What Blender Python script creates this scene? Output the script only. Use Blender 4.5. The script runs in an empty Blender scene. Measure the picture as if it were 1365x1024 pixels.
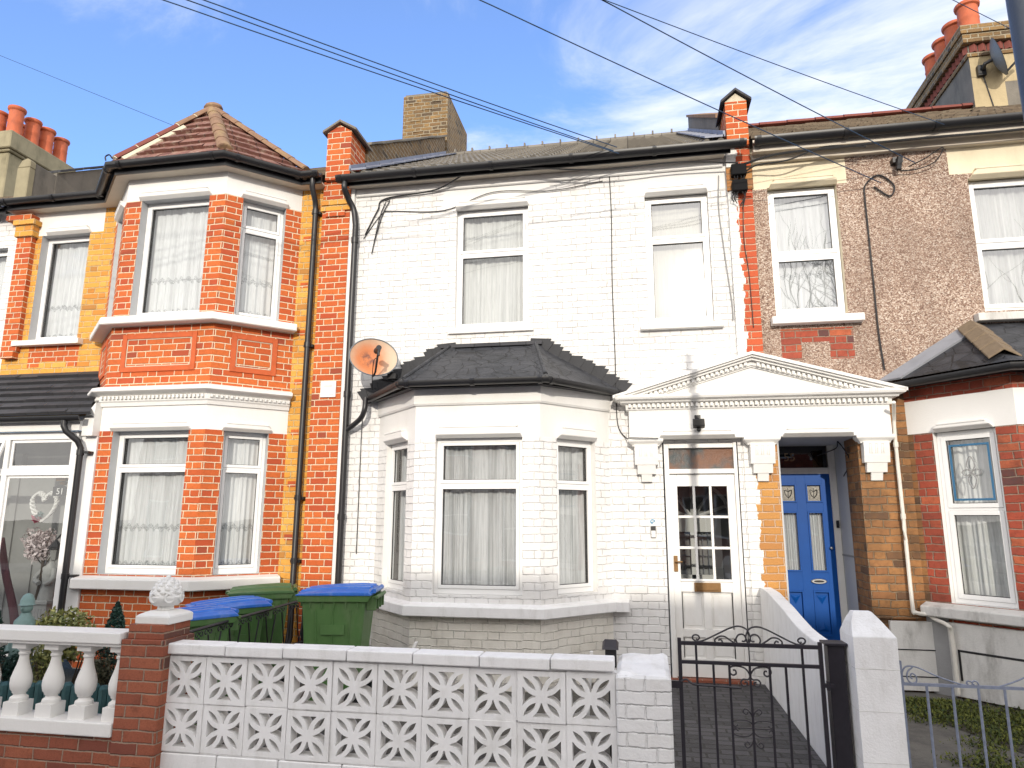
import bpy, math, random
from math import sin, cos, pi, radians, sqrt, atan2, floor
from mathutils import Vector
from mathutils.geometry import delaunay_2d_cdt
random.seed(7)
SC = bpy.context.scene
COL = SC.collection
V = Vector
# ------------------------------------------------------------------ render / camera
SC.render.engine = 'CYCLES'
SC.render.resolution_x, SC.render.resolution_y = 1024, 768
SC.view_settings.view_transform = 'Standard'
SC.view_settings.look = 'None'
SC.view_settings.gamma = 1
SC.view_settings.use_curve_mapping = False
SC.view_settings.exposure = 0.8
cd = bpy.data.cameras.new('camera'); cam = bpy.data.objects.new('camera', cd); COL.objects.link(cam)
cd.sensor_width = 36; cd.lens = 918.22/1365*36; cd.clip_end = 600; cd.clip_start = .05
SC.camera = cam
pt, yw, rl = radians(10.9915), radians(10.333), radians(.1652)
Fv = V((-sin(yw)*cos(pt), cos(yw)*cos(pt), sin(pt))); Rv = V((cos(yw), sin(yw), 0)); Uv = Rv.cross(Fv)
R2 = Rv*cos(rl)+Uv*sin(rl); U2 = -Rv*sin(rl)+Uv*cos(rl)
from mathutils import Matrix
mw = Matrix(((R2.x, U2.x, -Fv.x), (R2.y, U2.y, -Fv.y), (R2.z, U2.z, -Fv.z))).to_4x4()
mw.translation = V((0, -7.5, 1.6)); cam.matrix_world = mw

# ------------------------------------------------------------------ node helpers
class NT:
    def __init__(s, name):
        s.m = bpy.data.materials.new(name); s.m.use_nodes = True
        s.t = s.m.node_tree; s.t.nodes.clear()
        s.out = s.t.nodes.new('ShaderNodeOutputMaterial')
        s.b = s.t.nodes.new('ShaderNodeBsdfPrincipled')
        s.t.links.new(s.b.outputs[0], s.out.inputs[0])
    def n(s, ty, **k):
        x = s.t.nodes.new(ty)
        for a, b in k.items(): setattr(x, a, b)
        return x
    def L(s, a, b): s.t.links.new(a, b)
    def put(s, sock, v):
        if hasattr(v, 'links') or isinstance(v, bpy.types.NodeSocket): s.L(v, sock)
        else: sock.default_value = v
    def M(s, op, a, b=None, c=None, clamp=False):
        x = s.n('ShaderNodeMath', operation=op, use_clamp=clamp)
        s.put(x.inputs[0], a)
        if b is not None: s.put(x.inputs[1], b)
        if c is not None: s.put(x.inputs[2], c)
        return x.outputs[0]
    def mix(s, f, a, b):
        x = s.n('ShaderNodeMix', data_type='RGBA')
        s.put(x.inputs[0], f)
        for i, v in ((6, a), (7, b)):
            if isinstance(v, tuple) and len(v) == 3: v = v+(1,)
            s.put(x.inputs[i], v)
        return x.outputs[2]
    def ss(s, v, lo, hi, a=0., b=1.):
        x = s.n('ShaderNodeMapRange', interpolation_type='SMOOTHSTEP')
        s.put(x.inputs[0], v); x.inputs[1].default_value = lo; x.inputs[2].default_value = hi
        x.inputs[3].default_value = a; x.inputs[4].default_value = b
        return x.outputs[0]
    def uv(s):
        if not hasattr(s, '_uv'): s._uv = s.n('ShaderNodeUVMap').outputs[0]
        return s._uv
    def obj(s):
        if not hasattr(s, '_ob'): s._ob = s.n('ShaderNodeNewGeometry').outputs['Position']
        return s._ob
    def noise(s, vec, scale, detail=3, rough=.55, out=0):
        x = s.n('ShaderNodeTexNoise'); s.L(vec, x.inputs['Vector'])
        x.inputs['Scale'].default_value = scale; x.inputs['Detail'].default_value = detail; x.inputs['Roughness'].default_value = rough
        return x.outputs[out]
    def vor(s, vec, scale, feature='F1', out='Distance', rnd=1.):
        x = s.n('ShaderNodeTexVoronoi', feature=feature); s.L(vec, x.inputs['Vector']); x.inputs['Scale'].default_value = scale
        x.inputs['Randomness'].default_value = rnd
        return x.outputs[out]
    def scale(s, vec, x, y, z=1):
        m = s.n('ShaderNodeVectorMath', operation='MULTIPLY'); s.L(vec, m.inputs[0]); m.inputs[1].default_value = (x, y, z)
        return m.outputs[0]
    def bump(s, h, dist, strength=1.):
        x = s.n('ShaderNodeBump'); x.inputs['Strength'].default_value = strength; x.inputs['Distance'].default_value = dist
        s.L(h, x.inputs['Height']); s.L(x.outputs[0], s.b.inputs['Normal'])
    def col(s, c):
        if isinstance(c, tuple) and len(c) == 3: c = c+(1,)
        s.put(s.b.inputs['Base Color'], c)
    def rough(s, v): s.put(s.b.inputs['Roughness'], v)

def flemish(t, warp=.003, joint=.005, ch=.0757, P=.3375, bond='flemish'):
    """returns mortar mask (1 on joint), per-brick random value, second random, height"""
    nz = t.noise(t.uv(), 6, 2)
    sep = t.n('ShaderNodeSeparateXYZ'); t.L(t.uv(), sep.inputs[0])
    w = t.M('MULTIPLY', t.M('SUBTRACT', nz, .5), warp*4)
    nf = t.noise(t.uv(), 45, 2)
    w = t.M('ADD', w, t.M('MULTIPLY', t.M('SUBTRACT', nf, .5), warp*2))
    u = t.M('ADD', sep.outputs[0], w); v = t.M('ADD', sep.outputs[1], w)
    r = t.M('DIVIDE', v, ch); row = t.M('FLOOR', r); fv = t.M('SUBTRACT', r, row)
    par = t.M('FLOORED_MODULO', row, 2.)
    if bond == 'flemish':
        uu = t.M('ADD', t.M('DIVIDE', u, P), t.M('MULTIPLY', par, .5)); sp = .6667
    else:
        uu = t.M('ADD', t.M('DIVIDE', u, .225), t.M('MULTIPLY', par, .5)); sp = None; P = .225
    cell = t.M('FLOOR', uu); fu = t.M('SUBTRACT', uu, cell)
    d = t.M('MINIMUM', fu, t.M('SUBTRACT', 1., fu))
    hd = 0.
    if sp:
        d = t.M('MINIMUM', d, t.M('ABSOLUTE', t.M('SUBTRACT', fu, sp))); hd = t.M('GREATER_THAN', fu, sp)
    d = t.M('MULTIPLY', d, P); dv = t.M('MULTIPLY', t.M('MINIMUM', fv, t.M('SUBTRACT', 1., fv)), ch)
    dist = t.M('MINIMUM', d, dv)
    cmb = t.n('ShaderNodeCombineXYZ'); t.L(cell, cmb.inputs[0]); t.L(row, cmb.inputs[1]); t.put(cmb.inputs[2], hd)
    wn = t.n('ShaderNodeTexWhiteNoise', noise_dimensions='3D'); t.L(cmb.outputs[0], wn.inputs[0])
    mask = t.ss(dist, joint-.001, joint+.0015, 1., 0.)
    h = t.ss(dist, joint-.002, joint+.004, 0., 1.)
    sc = t.n('ShaderNodeSeparateColor'); t.L(wn.outputs['Color'], sc.inputs[0])
    return mask, wn.outputs['Value'], sc.outputs[1], h, dist, u, v

def brick(name, cols, mortar, joint=.005, dark=None, stain=.25, warp=.003, bond='flemish', bumpd=.006, soot=0., rough=.85):
    t = NT(name); mask, r1, r2, h, dist, u, v = flemish(t, warp, joint, bond=bond)
    c = t.mix(t.ss(r1, 0, 1), cols[0], cols[1])
    if len(cols) > 2: c = t.mix(t.ss(r2, .84, .88), c, cols[2])
    if dark: c = t.mix(t.ss(r2, .955, .97), c, dark)
    nf = t.noise(t.uv(), 90, 3, .7)
    nm = t.noise(t.uv(), 9, 4, .6)
    c = t.mix(t.M('MULTIPLY', t.ss(nf, .35, .75), .45), c, tuple(x*.6 for x in cols[0]))
    c = t.mix(t.M('MULTIPLY', t.ss(nm, .5, .8), stain), c, tuple(x*.45 for x in cols[0]))
    ng = t.noise(t.uv(), 28, 4, .7); nw_ = t.noise(t.obj(), 1.3, 4, .65)
    c = t.mix(t.M('MULTIPLY', t.ss(ng, .48, .68), .42), c, tuple(x*.5 for x in cols[1]))
    mc = t.mix(nf, mortar, tuple(x*.7 for x in mortar))
    mc = t.mix(t.M('MULTIPLY', t.ss(ng, .5, .62), .5), mc, tuple(x*.55 for x in mortar))
    c = t.mix(mask, c, mc)
    c = t.mix(t.M('MULTIPLY', t.ss(nw_, .45, .7), stain*.7), c, tuple(x*.5 for x in cols[0]))
    if soot: c = t.mix(t.M('MULTIPLY', t.ss(t.noise(t.obj(), 1.6, 4, .65), .42, .7), soot), c, (.03, .026, .02))
    t.col(c); t.rough(rough)
    hh = t.M('ADD', h, t.M('MULTIPLY', nf, .35)); hh = t.M('ADD', hh, t.M('MULTIPLY', r1, .25))
    t.bump(hh, bumpd); return t.m

def white_brick(name, base=(.76, .75, .735), grime=.22, lineamt=1., dirt=(.42, .38, .31)):
    t = NT(name); mask, r1, r2, h, dist, u, v = flemish(t, .006, .0035)
    n1 = t.noise(t.uv(), 2.2, 4, .6); n2 = t.noise(t.uv(), 30, 4, .65); n3 = t.noise(t.uv(), 7, 3, .6)
    c = t.mix(t.M('MULTIPLY', t.ss(n1, .45, .75), grime), base, dirt)
    c = t.mix(t.M('MULTIPLY', t.ss(r1, .7, 1), .12), c, (.62, .6, .56))
    stk = t.M('MULTIPLY', t.ss(t.noise(t.scale(t.uv(), 7, .6), 1, 5, .65), .52, .74), t.ss(t.noise(t.uv(), .9, 2), .35, .6))
    c = t.mix(t.M('MULTIPLY', stk, .3), c, (.4, .37, .32))
    crack = t.M('MULTIPLY', t.ss(dist, .0012, .0042, 1., 0.), t.ss(t.noise(t.uv(), 9, 4, .7), .46, .6))
    c = t.mix(t.M('MULTIPLY', crack, .55*lineamt), c, (.2, .195, .18))
    pit = t.ss(t.noise(t.uv(), 16, 6, .75), .71, .76)
    c = t.mix(t.M('MULTIPLY', pit, .4), c, (.3, .27, .22))
    t.col(c); t.rough(.7)
    hh = t.M('ADD', t.M('MULTIPLY', h, .8), t.M('MULTIPLY', n2, .6)); hh = t.M('ADD', hh, t.M('MULTIPLY', n3, 1.)); hh = t.M('ADD', hh, t.M('MULTIPLY', r1, .35))
    t.bump(hh, .007); return t.m

def plain(name, c, rough=.6, var=.15, sc=6, bump=.0, bsc=40, metal=0, spec=None, dirt=None, damt=.3, dsc=1.5):
    t = NT(name); n1 = t.noise(t.obj(), sc, 4, .6)
    cc = t.mix(t.M('MULTIPLY', t.ss(n1, .3, .75), var), c, tuple(x*.5 for x in c))
    if dirt: cc = t.mix(t.M('MULTIPLY', t.ss(t.noise(t.scale(t.obj(), 1.6, 1.6, .5), dsc, 5, .7), .45, .75), damt), cc, dirt)
    t.col(cc); t.rough(rough); t.b.inputs['Metallic'].default_value = metal
    if spec is not None: t.b.inputs['Specular IOR Level'].default_value = spec
    if bump: t.bump(t.noise(t.obj(), bsc, 4, .65), bump)
    return t.m

M = {}
M['red'] = brick('red_brick', ((.5, .09, .02), (.62, .15, .03), (.44, .07, .022)), (.85, .66, .46), joint=.0052, dark=(.3, .06, .03), stain=.2)
M['yellow'] = brick('yellow_stock_brick', ((.72, .33, .05), (.8, .42, .09), (.62, .24, .04)), (.78, .58, .3), joint=.005, dark=(.45, .2, .05), stain=.35, warp=.005, bumpd=.009)
M['redplain'] = plain('red_terracotta', (.55, .11, .03), .8, .3, 12, .002)
M['gardenred'] = brick('garden_wall_brick', ((.27, .075, .04), (.36, .11, .055), (.2, .055, .035)), (.36, .25, .18), joint=.0045, dark=(.1, .05, .04), bond='stretcher', stain=.6, warp=.004)
M['orange'] = brick('old_orange_brick', ((.5, .24, .08), (.4, .17, .06), (.27, .12, .055)), (.4, .27, .15), joint=.0045, dark=(.1, .06, .04), stain=.6, warp=.006, bumpd=.009)
M['orangeold'] = brick('sooty_orange_brick', ((.42, .2, .07), (.3, .13, .05), (.13, .07, .04)), (.36, .26, .16), joint=.0045, dark=(.06, .04, .03), stain=.9, warp=.007, bumpd=.012, soot=.5)
M['redold'] = brick('old_red_brick', ((.42, .08, .04), (.3, .06, .035), (.5, .13, .055)), (.36, .27, .2), joint=.0045, dark=(.09, .05, .05), stain=.8, warp=.006, soot=.3)
M['stock'] = brick('sooty_stock_brick', ((.3, .18, .065), (.19, .11, .045), (.09, .06, .035)), (.42, .35, .24), joint=.009, dark=(.05, .04, .03), stain=.6, warp=.006, bumpd=.014, soot=.3)
M['wbrick'] = white_brick('white_painted_brick')
M['pbrick'] = white_brick('grimy_painted_brick', (.74, .71, .64), .5, .8)
M['wpier'] = white_brick('white_painted_pier_brick', (.75, .745, .74), .2, .8)
M['white'] = plain('white_masonry_paint', (.77, .76, .735), .65, .08, 3, .0015, 60, dirt=(.5, .47, .4), damt=.18)
M['whiteblk'] = plain('white_painted_block', (.83, .825, .82), .75, .1, 8, .003, 90, dirt=(.4, .38, .33), damt=.28, dsc=6)
M['oldwhite'] = plain('weathered_white_paint', (.66, .65, .62), .75, .2, 5, .003, 60, dirt=(.16, .15, .13), damt=.75, dsc=2.5)
M['greyrender'] = plain('grey_render', (.3, .3, .3), .85, .3, 5, .003, 60)
M['cream'] = plain('cream_render', (.77, .68, .5), .75, .15, 2.5, .002, 50, dirt=(.45, .36, .22), damt=.35)
M['upvc'] = plain('white_plastic_frame', (.8, .8, .79), .3, .05, 8)
M['wood'] = plain('white_gloss_wood', (.8, .79, .76), .35, .06, 10, .0008, 30, dirt=(.5, .42, .33), damt=.2, dsc=3)
M['black'] = plain('black_plastic', (.015, .015, .017), .38, .3, 15)
M['iron'] = plain('black_painted_iron', (.02, .017, .024), .45, .5, 30, .0006, 200)
M['bluebar'] = plain('weathered_steel_bar', (.22, .25, .33), .5, .5, 40, .0006, 150)
M['post'] = plain('grey_steel_column', (.045, .055, .075), .4, .4, 12, .0008, 90)
M['soffit'] = plain('painted_soffit', (.62, .56, .47), .7, .2, 3)
M['lead'] = plain('lead_flashing', (.2, .22, .29), .5, .4, 5, .002, 20)
M['dark'] = plain('dark_room', (.035, .033, .03), .9, .2, 3)  # near-black colour stands in for the unlit rooms behind the openings
M['greywall'] = plain('porch_wall', (.34, .34, .33), .8, .35, 3)
M['slab'] = plain('grey_lead_slab', (.27, .28, .31), .7, .3, 6, .002, 40)
M['concrete'] = plain('concrete', (.24, .23, .21), .9, .4, 3, .004, 60, dirt=(.08, .075, .06), damt=.5)
M['paleconc'] = plain('mossy_render', (.32, .28, .18), .9, .4, 4, .004, 40, dirt=(.1, .09, .05), damt=.7)
M['darkrender'] = plain('sooty_shaded_render', (.2, .18, .15), .9, .4, 4, .004, 40, dirt=(.05, .05, .045), damt=.6)  # sooty tone, also coloured onto the shaded sides of pier and right chimney
M['yrender'] = plain('stained_yellow_render', (.46, .37, .22), .9, .3, 4, .004, 40, dirt=(.2, .16, .09), damt=.6)
M['terracotta'] = plain('terracotta', (.52, .12, .045), .7, .35, 8, .002, 60, dirt=(.18, .06, .04), damt=.5, dsc=3)
M['binbody'] = plain('green_bin_plastic', (.07, .16, .045), .5, .35, 4, .0006, 120, dirt=(.17, .21, .12), damt=.45, dsc=3)
M['binlid'] = plain('green_lid_plastic', (.075, .16, .055), .45, .3, 5, .0006, 120)
M['bluelid'] = plain('blue_lid_plastic', (.025, .15, .58), .35, .3, 7, .001, 90, dirt=(.25, .35, .6), damt=.35, dsc=6)
M['brass'] = plain('tarnished_brass', (.22, .12, .045), .5, .4, 30, .0005, 100, metal=.5)
M['silver'] = plain('brushed_metal', (.5, .5, .5), .35, .2, 30, metal=.9)
M['bluedoor'] = plain('blue_gloss_paint', (.003, .075, .33), .45, .2, 4, spec=.25)
M['teal'] = plain('teal_painted_edging', (.07, .17, .18), .7, .35, 10, .002, 60)
M['statue'] = plain('stone_statue', (.55, .55, .53), .8, .35, 20, .003, 60)
M['tealstone'] = plain('verdigris_figure', (.18, .28, .27), .7, .35, 20, .002, 60)
M['bark'] = plain('bark', (.1, .075, .05), .9, .4, 12, .006, 40)
M['tan'] = plain('weathered_wood', (.36, .25, .16), .8, .3, 12, .002, 60)
M['blossom'] = plain('pale_blossom', (.78, .68, .68), .8, .3, 20)
M['pink'] = plain('red_flower', (.4, .05, .1), .8, .3, 20)
M['burgundy'] = plain('burgundy_cloth', (.14, .04, .05), .8, .3, 10)
M['ridge'] = plain('lichened_ridge_tile', (.27, .16, .1), .9, .5, 12, .004, 50, dirt=(.4, .32, .12), damt=.5, dsc=3)
M['ridgered'] = plain('red_ridge_tile', (.2, .055, .04), .8, .3, 12, .003, 50)
M['mortar'] = plain('pale_mortar', (.62, .55, .42), .9, .3, 20, .004, 60)
M['hiptile'] = plain('brown_hip_tile', (.19, .14, .09), .9, .4, 20, .003, 70)
M['groove'] = plain('frame_gap_line', (.3, .29, .27), .7, .1, 10)  # grey strips stand in for the shaded groove between frame and sash
M['cable'] = plain('black_cable', (.02, .02, .022), .6, .2, 20)
M['boxblack'] = plain('matt_black_box', (.009, .009, .01), .8, .2, 20, spec=.15)
M['bluecable'] = plain('overhead_cable', (.015, .045, .1), .6, .2, 20)
M['pipewhite'] = plain('cream_painted_pipe', (.72, .69, .62), .5, .2, 10)
M['dish'] = None

def pebble():
    t = NT('pebbledash'); cv = t.vor(t.scale(t.obj(), 1, 1, 1.2), 92, out='Color'); d = t.vor(t.scale(t.obj(), 1, 1, 1.2), 92)
    sp = t.n('ShaderNodeSeparateColor'); t.L(cv, sp.inputs[0])
    r = t.n('ShaderNodeValToRGB'); t.L(sp.outputs[0], r.inputs[0])
    e = r.color_ramp.elements; e[0].color = (.13, .075, .055, 1); e[0].position = 0; e[1].color = (.72, .63, .54, 1); e[1].position = 1
    for p, c in ((.3, (.27, .17, .125, 1)), (.55, (.4, .29, .22, 1)), (.8, (.52, .41, .33, 1))):
        x = e.new(p); x.color = c
    c = t.mix(t.M('MULTIPLY', t.ss(t.noise(t.scale(t.obj(), 1.3, 1, .7), 1.2, 4, .6), .42, .68), .42), r.outputs[0], (.19, .13, .1))
    t.col(c); t.rough(.9); t.bump(t.M('SUBTRACT', 1., d), .006); return t.m
M['pebble'] = pebble()

def party(name, edge, a, b, lo):
    t = NT(name); mask, r1, r2, h, dist, u, v = flemish(t, .006, .0045)
    wob = t.M('MULTIPLY', t.M('SUBTRACT', r2, .5), .05)
    nz = t.M('MULTIPLY', t.M('SUBTRACT', t.noise(t.uv(), 18, 3, .6), .5), .05)
    f = t.ss(t.M('ADD', t.M('ADD', u, wob), nz), edge-.004, edge+.004)
    nf = t.noise(t.uv(), 80, 3, .7)
    rc = t.mix(r1, a, b); rc = t.mix(t.M('MULTIPLY', t.ss(nf, .4, .75), .5), rc, tuple(x*.5 for x in a)); rc = t.mix(mask, rc, (.55, .38, .26))
    c = t.mix(f, (.8, .79, .76), rc); t.col(c); t.rough(.8)
    t.bump(t.M('ADD', h, t.M('MULTIPLY', nf, .5)), .007); return t.m
M['partyup'] = party('half_painted_red_brick', 1.185, (.55, .1, .03), (.42, .07, .025), 0)
M['partylo'] = party('half_painted_orange_brick', 1.2, (.55, .27, .07), (.45, .2, .06), 0)

def glass(name, tint=(.93, .95, .95), base=.06, gain=1., rough=0.):
    m = bpy.data.materials.new(name); m.use_nodes = True; t = m.node_tree; t.nodes.clear()
    o = t.nodes.new('ShaderNodeOutputMaterial'); mx = t.nodes.new('ShaderNodeMixShader')
    tr = t.nodes.new('ShaderNodeBsdfTransparent'); tr.inputs[0].default_value = tint+(1,)
    g = t.nodes.new('ShaderNodeBsdfGlossy'); g.inputs['Roughness'].default_value = rough
    gq = t.nodes.new('ShaderNodeNewGeometry'); dq = t.nodes.new('ShaderNodeVectorMath'); dq.operation = 'DOT_PRODUCT'
    t.links.new(gq.outputs['Incoming'], dq.inputs[0]); t.links.new(gq.outputs['Normal'], dq.inputs[1])
    def mq(op, a, b=None):
        x = t.nodes.new('ShaderNodeMath'); x.operation = op
        for i_, v_ in enumerate((a, b)):
            if v_ is None: continue
            if isinstance(v_, bpy.types.NodeSocket): t.links.new(v_, x.inputs[i_])
            else: x.inputs[i_].default_value = v_
        return x
    fr = mq('ADD', mq('POWER', mq('SUBTRACT', 1., mq('ABSOLUTE', dq.outputs['Value']).outputs[0]).outputs[0], 5.).outputs[0], .04)
    ma = t.nodes.new('ShaderNodeMath'); ma.operation = 'MULTIPLY_ADD'; ma.inputs[1].default_value = gain; ma.inputs[2].default_value = base
    ma.use_clamp = True
    ns = t.nodes.new('ShaderNodeTexNoise'); ns.inputs['Scale'].default_value = 2.2; ns.inputs['Detail'].default_value = 1
    ge = t.nodes.new('ShaderNodeNewGeometry'); t.links.new(ge.outputs['Position'], ns.inputs['Vector'])
    bp = t.nodes.new('ShaderNodeBump'); bp.inputs['Distance'].default_value = .002; t.links.new(ns.outputs[0], bp.inputs['Height'])
    t.links.new(bp.outputs[0], g.inputs['Normal'])
    t.links.new(fr.outputs[0], ma.inputs[0]); t.links.new(ma.outputs[0], mx.inputs[0])
    t.links.new(tr.outputs[0], mx.inputs[1]); t.links.new(g.outputs[0], mx.inputs[2]); t.links.new(mx.outputs[0], o.inputs[0])
    return m
M['glass'] = glass('window_glass', base=.07)
M['glassup'] = glass('sky_reflecting_glass', base=.26, rough=.045)
M['glasstree'] = glass('bright_reflecting_glass', base=.22)
M['glassdk'] = glass('porch_glass', tint=(.8, .82, .82), base=.1)

def obscure():
    t = NT('obscured_bronze_glass'); d = t.vor(t.obj(), 160); n = t.noise(t.obj(), 5, 3)
    t.col(t.mix(t.ss(n, .4, .65), (.2, .1, .06), (.09, .1, .1))); t.rough(.22); t.bump(d, .003); return t.m
M['obscure'] = obscure()

def curtain(name, col, lace=True, alpha=.12, fold_shade_amt=.4):
    t = NT(name); sep = t.n('ShaderNodeSeparateXYZ'); t.L(t.uv(), sep.inputs[0]); u, v = sep.outputs[0], sep.outputs[1]
    fine = t.noise(t.scale(t.uv(), 60, 3), 1, 3, .6)
    c = t.mix(t.M('MULTIPLY', t.ss(fine, .35, .7), .25), col, tuple(x*.6 for x in col))
    fold_shade = t.ss(t.noise(t.scale(t.uv(), 15, .35), 1, 3, .6), .42, .66)  # grey streaks in the colour imitate the shading of folds
    c = t.mix(t.M('MULTIPLY', fold_shade, fold_shade_amt), c, (.3, .31, .31))
    a = t.M('SUBTRACT', 1.-alpha, t.M('MULTIPLY', t.ss(fine, .45, .7), alpha))
    if lace:
        for v0, w, amp in ((.07, .065, 1.), (.5, .035, .8)):
            wav = t.M('MULTIPLY', t.M('SINE', t.M('MULTIPLY', u, 70.)), .018)
            band = t.ss(t.M('ABSOLUTE', t.M('SUBTRACT', t.M('ADD', v, wav), v0)), w*.6, w, 1., 0.)
            pat = t.ss(t.vor(t.scale(t.uv(), 1, 1.3), 55, feature='DISTANCE_TO_EDGE'), .05, .2, 1., 0.)
            pat = t.M('MULTIPLY', t.M('MULTIPLY', band, pat), amp)
            c = t.mix(t.M('MULTIPLY', pat, .75), c, (.22, .24, .25))
    t.col(c); t.rough(.9)
    tl = t.n('ShaderNodeBsdfTranslucent'); t.L(c, tl.inputs[0])
    mx = t.n('ShaderNodeMixShader'); mx.inputs[0].default_value = .3; t.L(t.b.outputs[0], mx.inputs[1]); t.L(tl.outputs[0], mx.inputs[2])
    tr = t.n('ShaderNodeBsdfTransparent'); m2 = t.n('ShaderNodeMixShader'); t.L(a, m2.inputs[0]); t.L(tr.outputs[0], m2.inputs[1]); t.L(mx.outputs[0], m2.inputs[2])
    t.L(m2.outputs[0], t.out.inputs[0]); return t.m
M['net'] = curtain('lace_net_curtain', (.96, .97, .98), alpha=.04, fold_shade_amt=.22)
M['netfloral'] = curtain('floral_net_curtain', (.92, .92, .9), False, .06, .25)
M['netgrey'] = curtain('plain_net_curtain', (.92, .92, .93), False, .08, .55)
M['blind'] = curtain('cream_blind', (.85, .82, .74), False, .0, .1)

def tilemat(name, c1, c2, w=.27, lichen=(.35, .3, .2), la=.3):
    t = NT(name); sep = t.n('ShaderNodeSeparateXYZ'); t.L(t.uv(), sep.inputs[0])
    cell = t.M('FLOOR', t.M('DIVIDE', sep.outputs[0], w)); wn = t.n('ShaderNodeTexWhiteNoise', noise_dimensions='2D')
    cb = t.n('ShaderNodeCombineXYZ'); t.L(cell, cb.inputs[0]); t.L(t.M('FLOOR', t.M('DIVIDE', sep.outputs[1], .3)), cb.inputs[1]); t.L(cb.outputs[0], wn.inputs[0])
    c = t.mix(wn.outputs[0], c1, c2); n = t.noise(t.obj(), 14, 5, .7)
    c = t.mix(t.M('MULTIPLY', t.ss(n, .5, .7), la), c, lichen)
    edge = t.ss(t.M('ABSOLUTE', t.M('SUBTRACT', t.M('FRACT', t.M('DIVIDE', sep.outputs[0], w)), .5)), .47, .495)
    c = t.mix(t.M('MULTIPLY', edge, .7), c, (.02, .02, .02))
    t.col(c); t.rough(.8); t.bump(t.M('SUBTRACT', t.noise(t.obj(), 50, 4, .7), edge), .004); return t.m
M['tilegrey'] = tilemat('grey_concrete_tile', (.15, .135, .115), (.22, .2, .17), .3, (.3, .27, .2), .25)
M['tileold'] = tilemat('old_brown_tile', (.13, .1, .07), (.22, .17, .12), .18, (.33, .3, .22), .5)
M['tilered'] = tilemat('weathered_red_tile', (.14, .055, .045), (.25, .12, .09), .27, (.42, .35, .27), .75)
M['slate'] = tilemat('dark_slate', (.03, .031, .036), (.055, .055, .062), .3, (.08, .08, .08), .3)

def felt():
    t = NT('black_painted_slates'); nw = t.n('ShaderNodeTexNoise'); t.L(t.uv(), nw.inputs['Vector']); nw.inputs['Scale'].default_value = 5
    ad = t.n('ShaderNodeVectorMath', operation='MULTIPLY_ADD'); t.L(nw.outputs['Color'], ad.inputs[0]); ad.inputs[1].default_value = (.07, .07, 0); t.L(t.uv(), ad.inputs[2])
    d = t.vor(t.scale(ad.outputs[0], 1, 1.3), 5.2, feature='DISTANCE_TO_EDGE', rnd=.75)
    ln = t.ss(d, .008, .035, 1., 0.)
    c = t.mix(t.ss(t.noise(t.obj(), 6, 4), .3, .7), (.024, .026, .031), (.05, .052, .06)); c = t.mix(t.M('MULTIPLY', ln, .8), c, (.012, .012, .012))
    t.col(c); t.rough(.55); t.bump(t.M('SUBTRACT', t.noise(t.obj(), 25, 4), ln), .006); return t.m
M['felt'] = felt()

def paving():
    t = NT('block_paving'); r = t.n('ShaderNodeTexBrick'); t.L(t.obj(), r.inputs[0]); r.inputs['Scale'].default_value = 1
    r.inputs['Color1'].default_value = (.022, .022, .027, 1); r.inputs['Color2'].default_value = (.07, .066, .074, 1); r.inputs['Mortar'].default_value = (.006, .006, .006, 1)
    r.inputs['Mortar Size'].default_value = .009; r.inputs['Brick Width'].default_value = .2; r.inputs['Row Height'].default_value = .1
    c = t.mix(t.M('MULTIPLY', t.ss(t.noise(t.obj(), 9, 4, .7), .5, .75), .4), r.outputs[0], (.09, .085, .08))
    t.col(c); t.rough(.6); t.bump(t.M('SUBTRACT', t.noise(t.obj(), 60, 3), r.outputs[1]), .006); return t.m
M['paving'] = paving()

def ground(name, a, b, sc=3, bsc=50, bd=.01, rough=.9):
    t = NT(name); c = t.mix(t.ss(t.noise(t.obj(), sc, 6, .7), .35, .65), a, b); t.col(c); t.rough(rough); t.bump(t.noise(t.obj(), bsc, 5, .7), bd); return t.m
M['asphalt'] = ground('asphalt', (.045, .045, .047), (.06, .06, .06))
M['pavement'] = ground('pavement_slabs', (.2, .19, .18), (.27, .26, .25))
M['gravel'] = ground('garden_gravel', (.05, .045, .038), (.11, .1, .085), 40)
M['rightpath'] = ground('dirty_concrete_path', (.09, .085, .075), (.15, .14, .12), 4)
M['soil'] = ground('dark_soil', (.035, .03, .02), (.07, .06, .045), 20)
def leafm(name, a, b, r=.6):
    t = NT(name); oi = t.n('ShaderNodeNewGeometry'); c = t.mix(oi.outputs['Random Per Island'], a, b); t.col(c); t.rough(r)
    t.b.inputs['Subsurface Weight'].default_value = 0; return t.m
M['leafyel'] = leafm('variegated_leaf', (.34, .33, .1), (.1, .13, .04))
M['leafdk'] = leafm('dark_conifer_leaf', (.008, .035, .028), (.02, .065, .045))
M['leafgr'] = leafm('green_conifer_leaf', (.06, .12, .015), (.12, .2, .03))
M['leafbr'] = leafm('heather_leaf', (.16, .14, .08), (.05, .06, .03))
M['moss'] = leafm('moss', (.13, .14, .02), (.025, .045, .01), .9)

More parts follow.
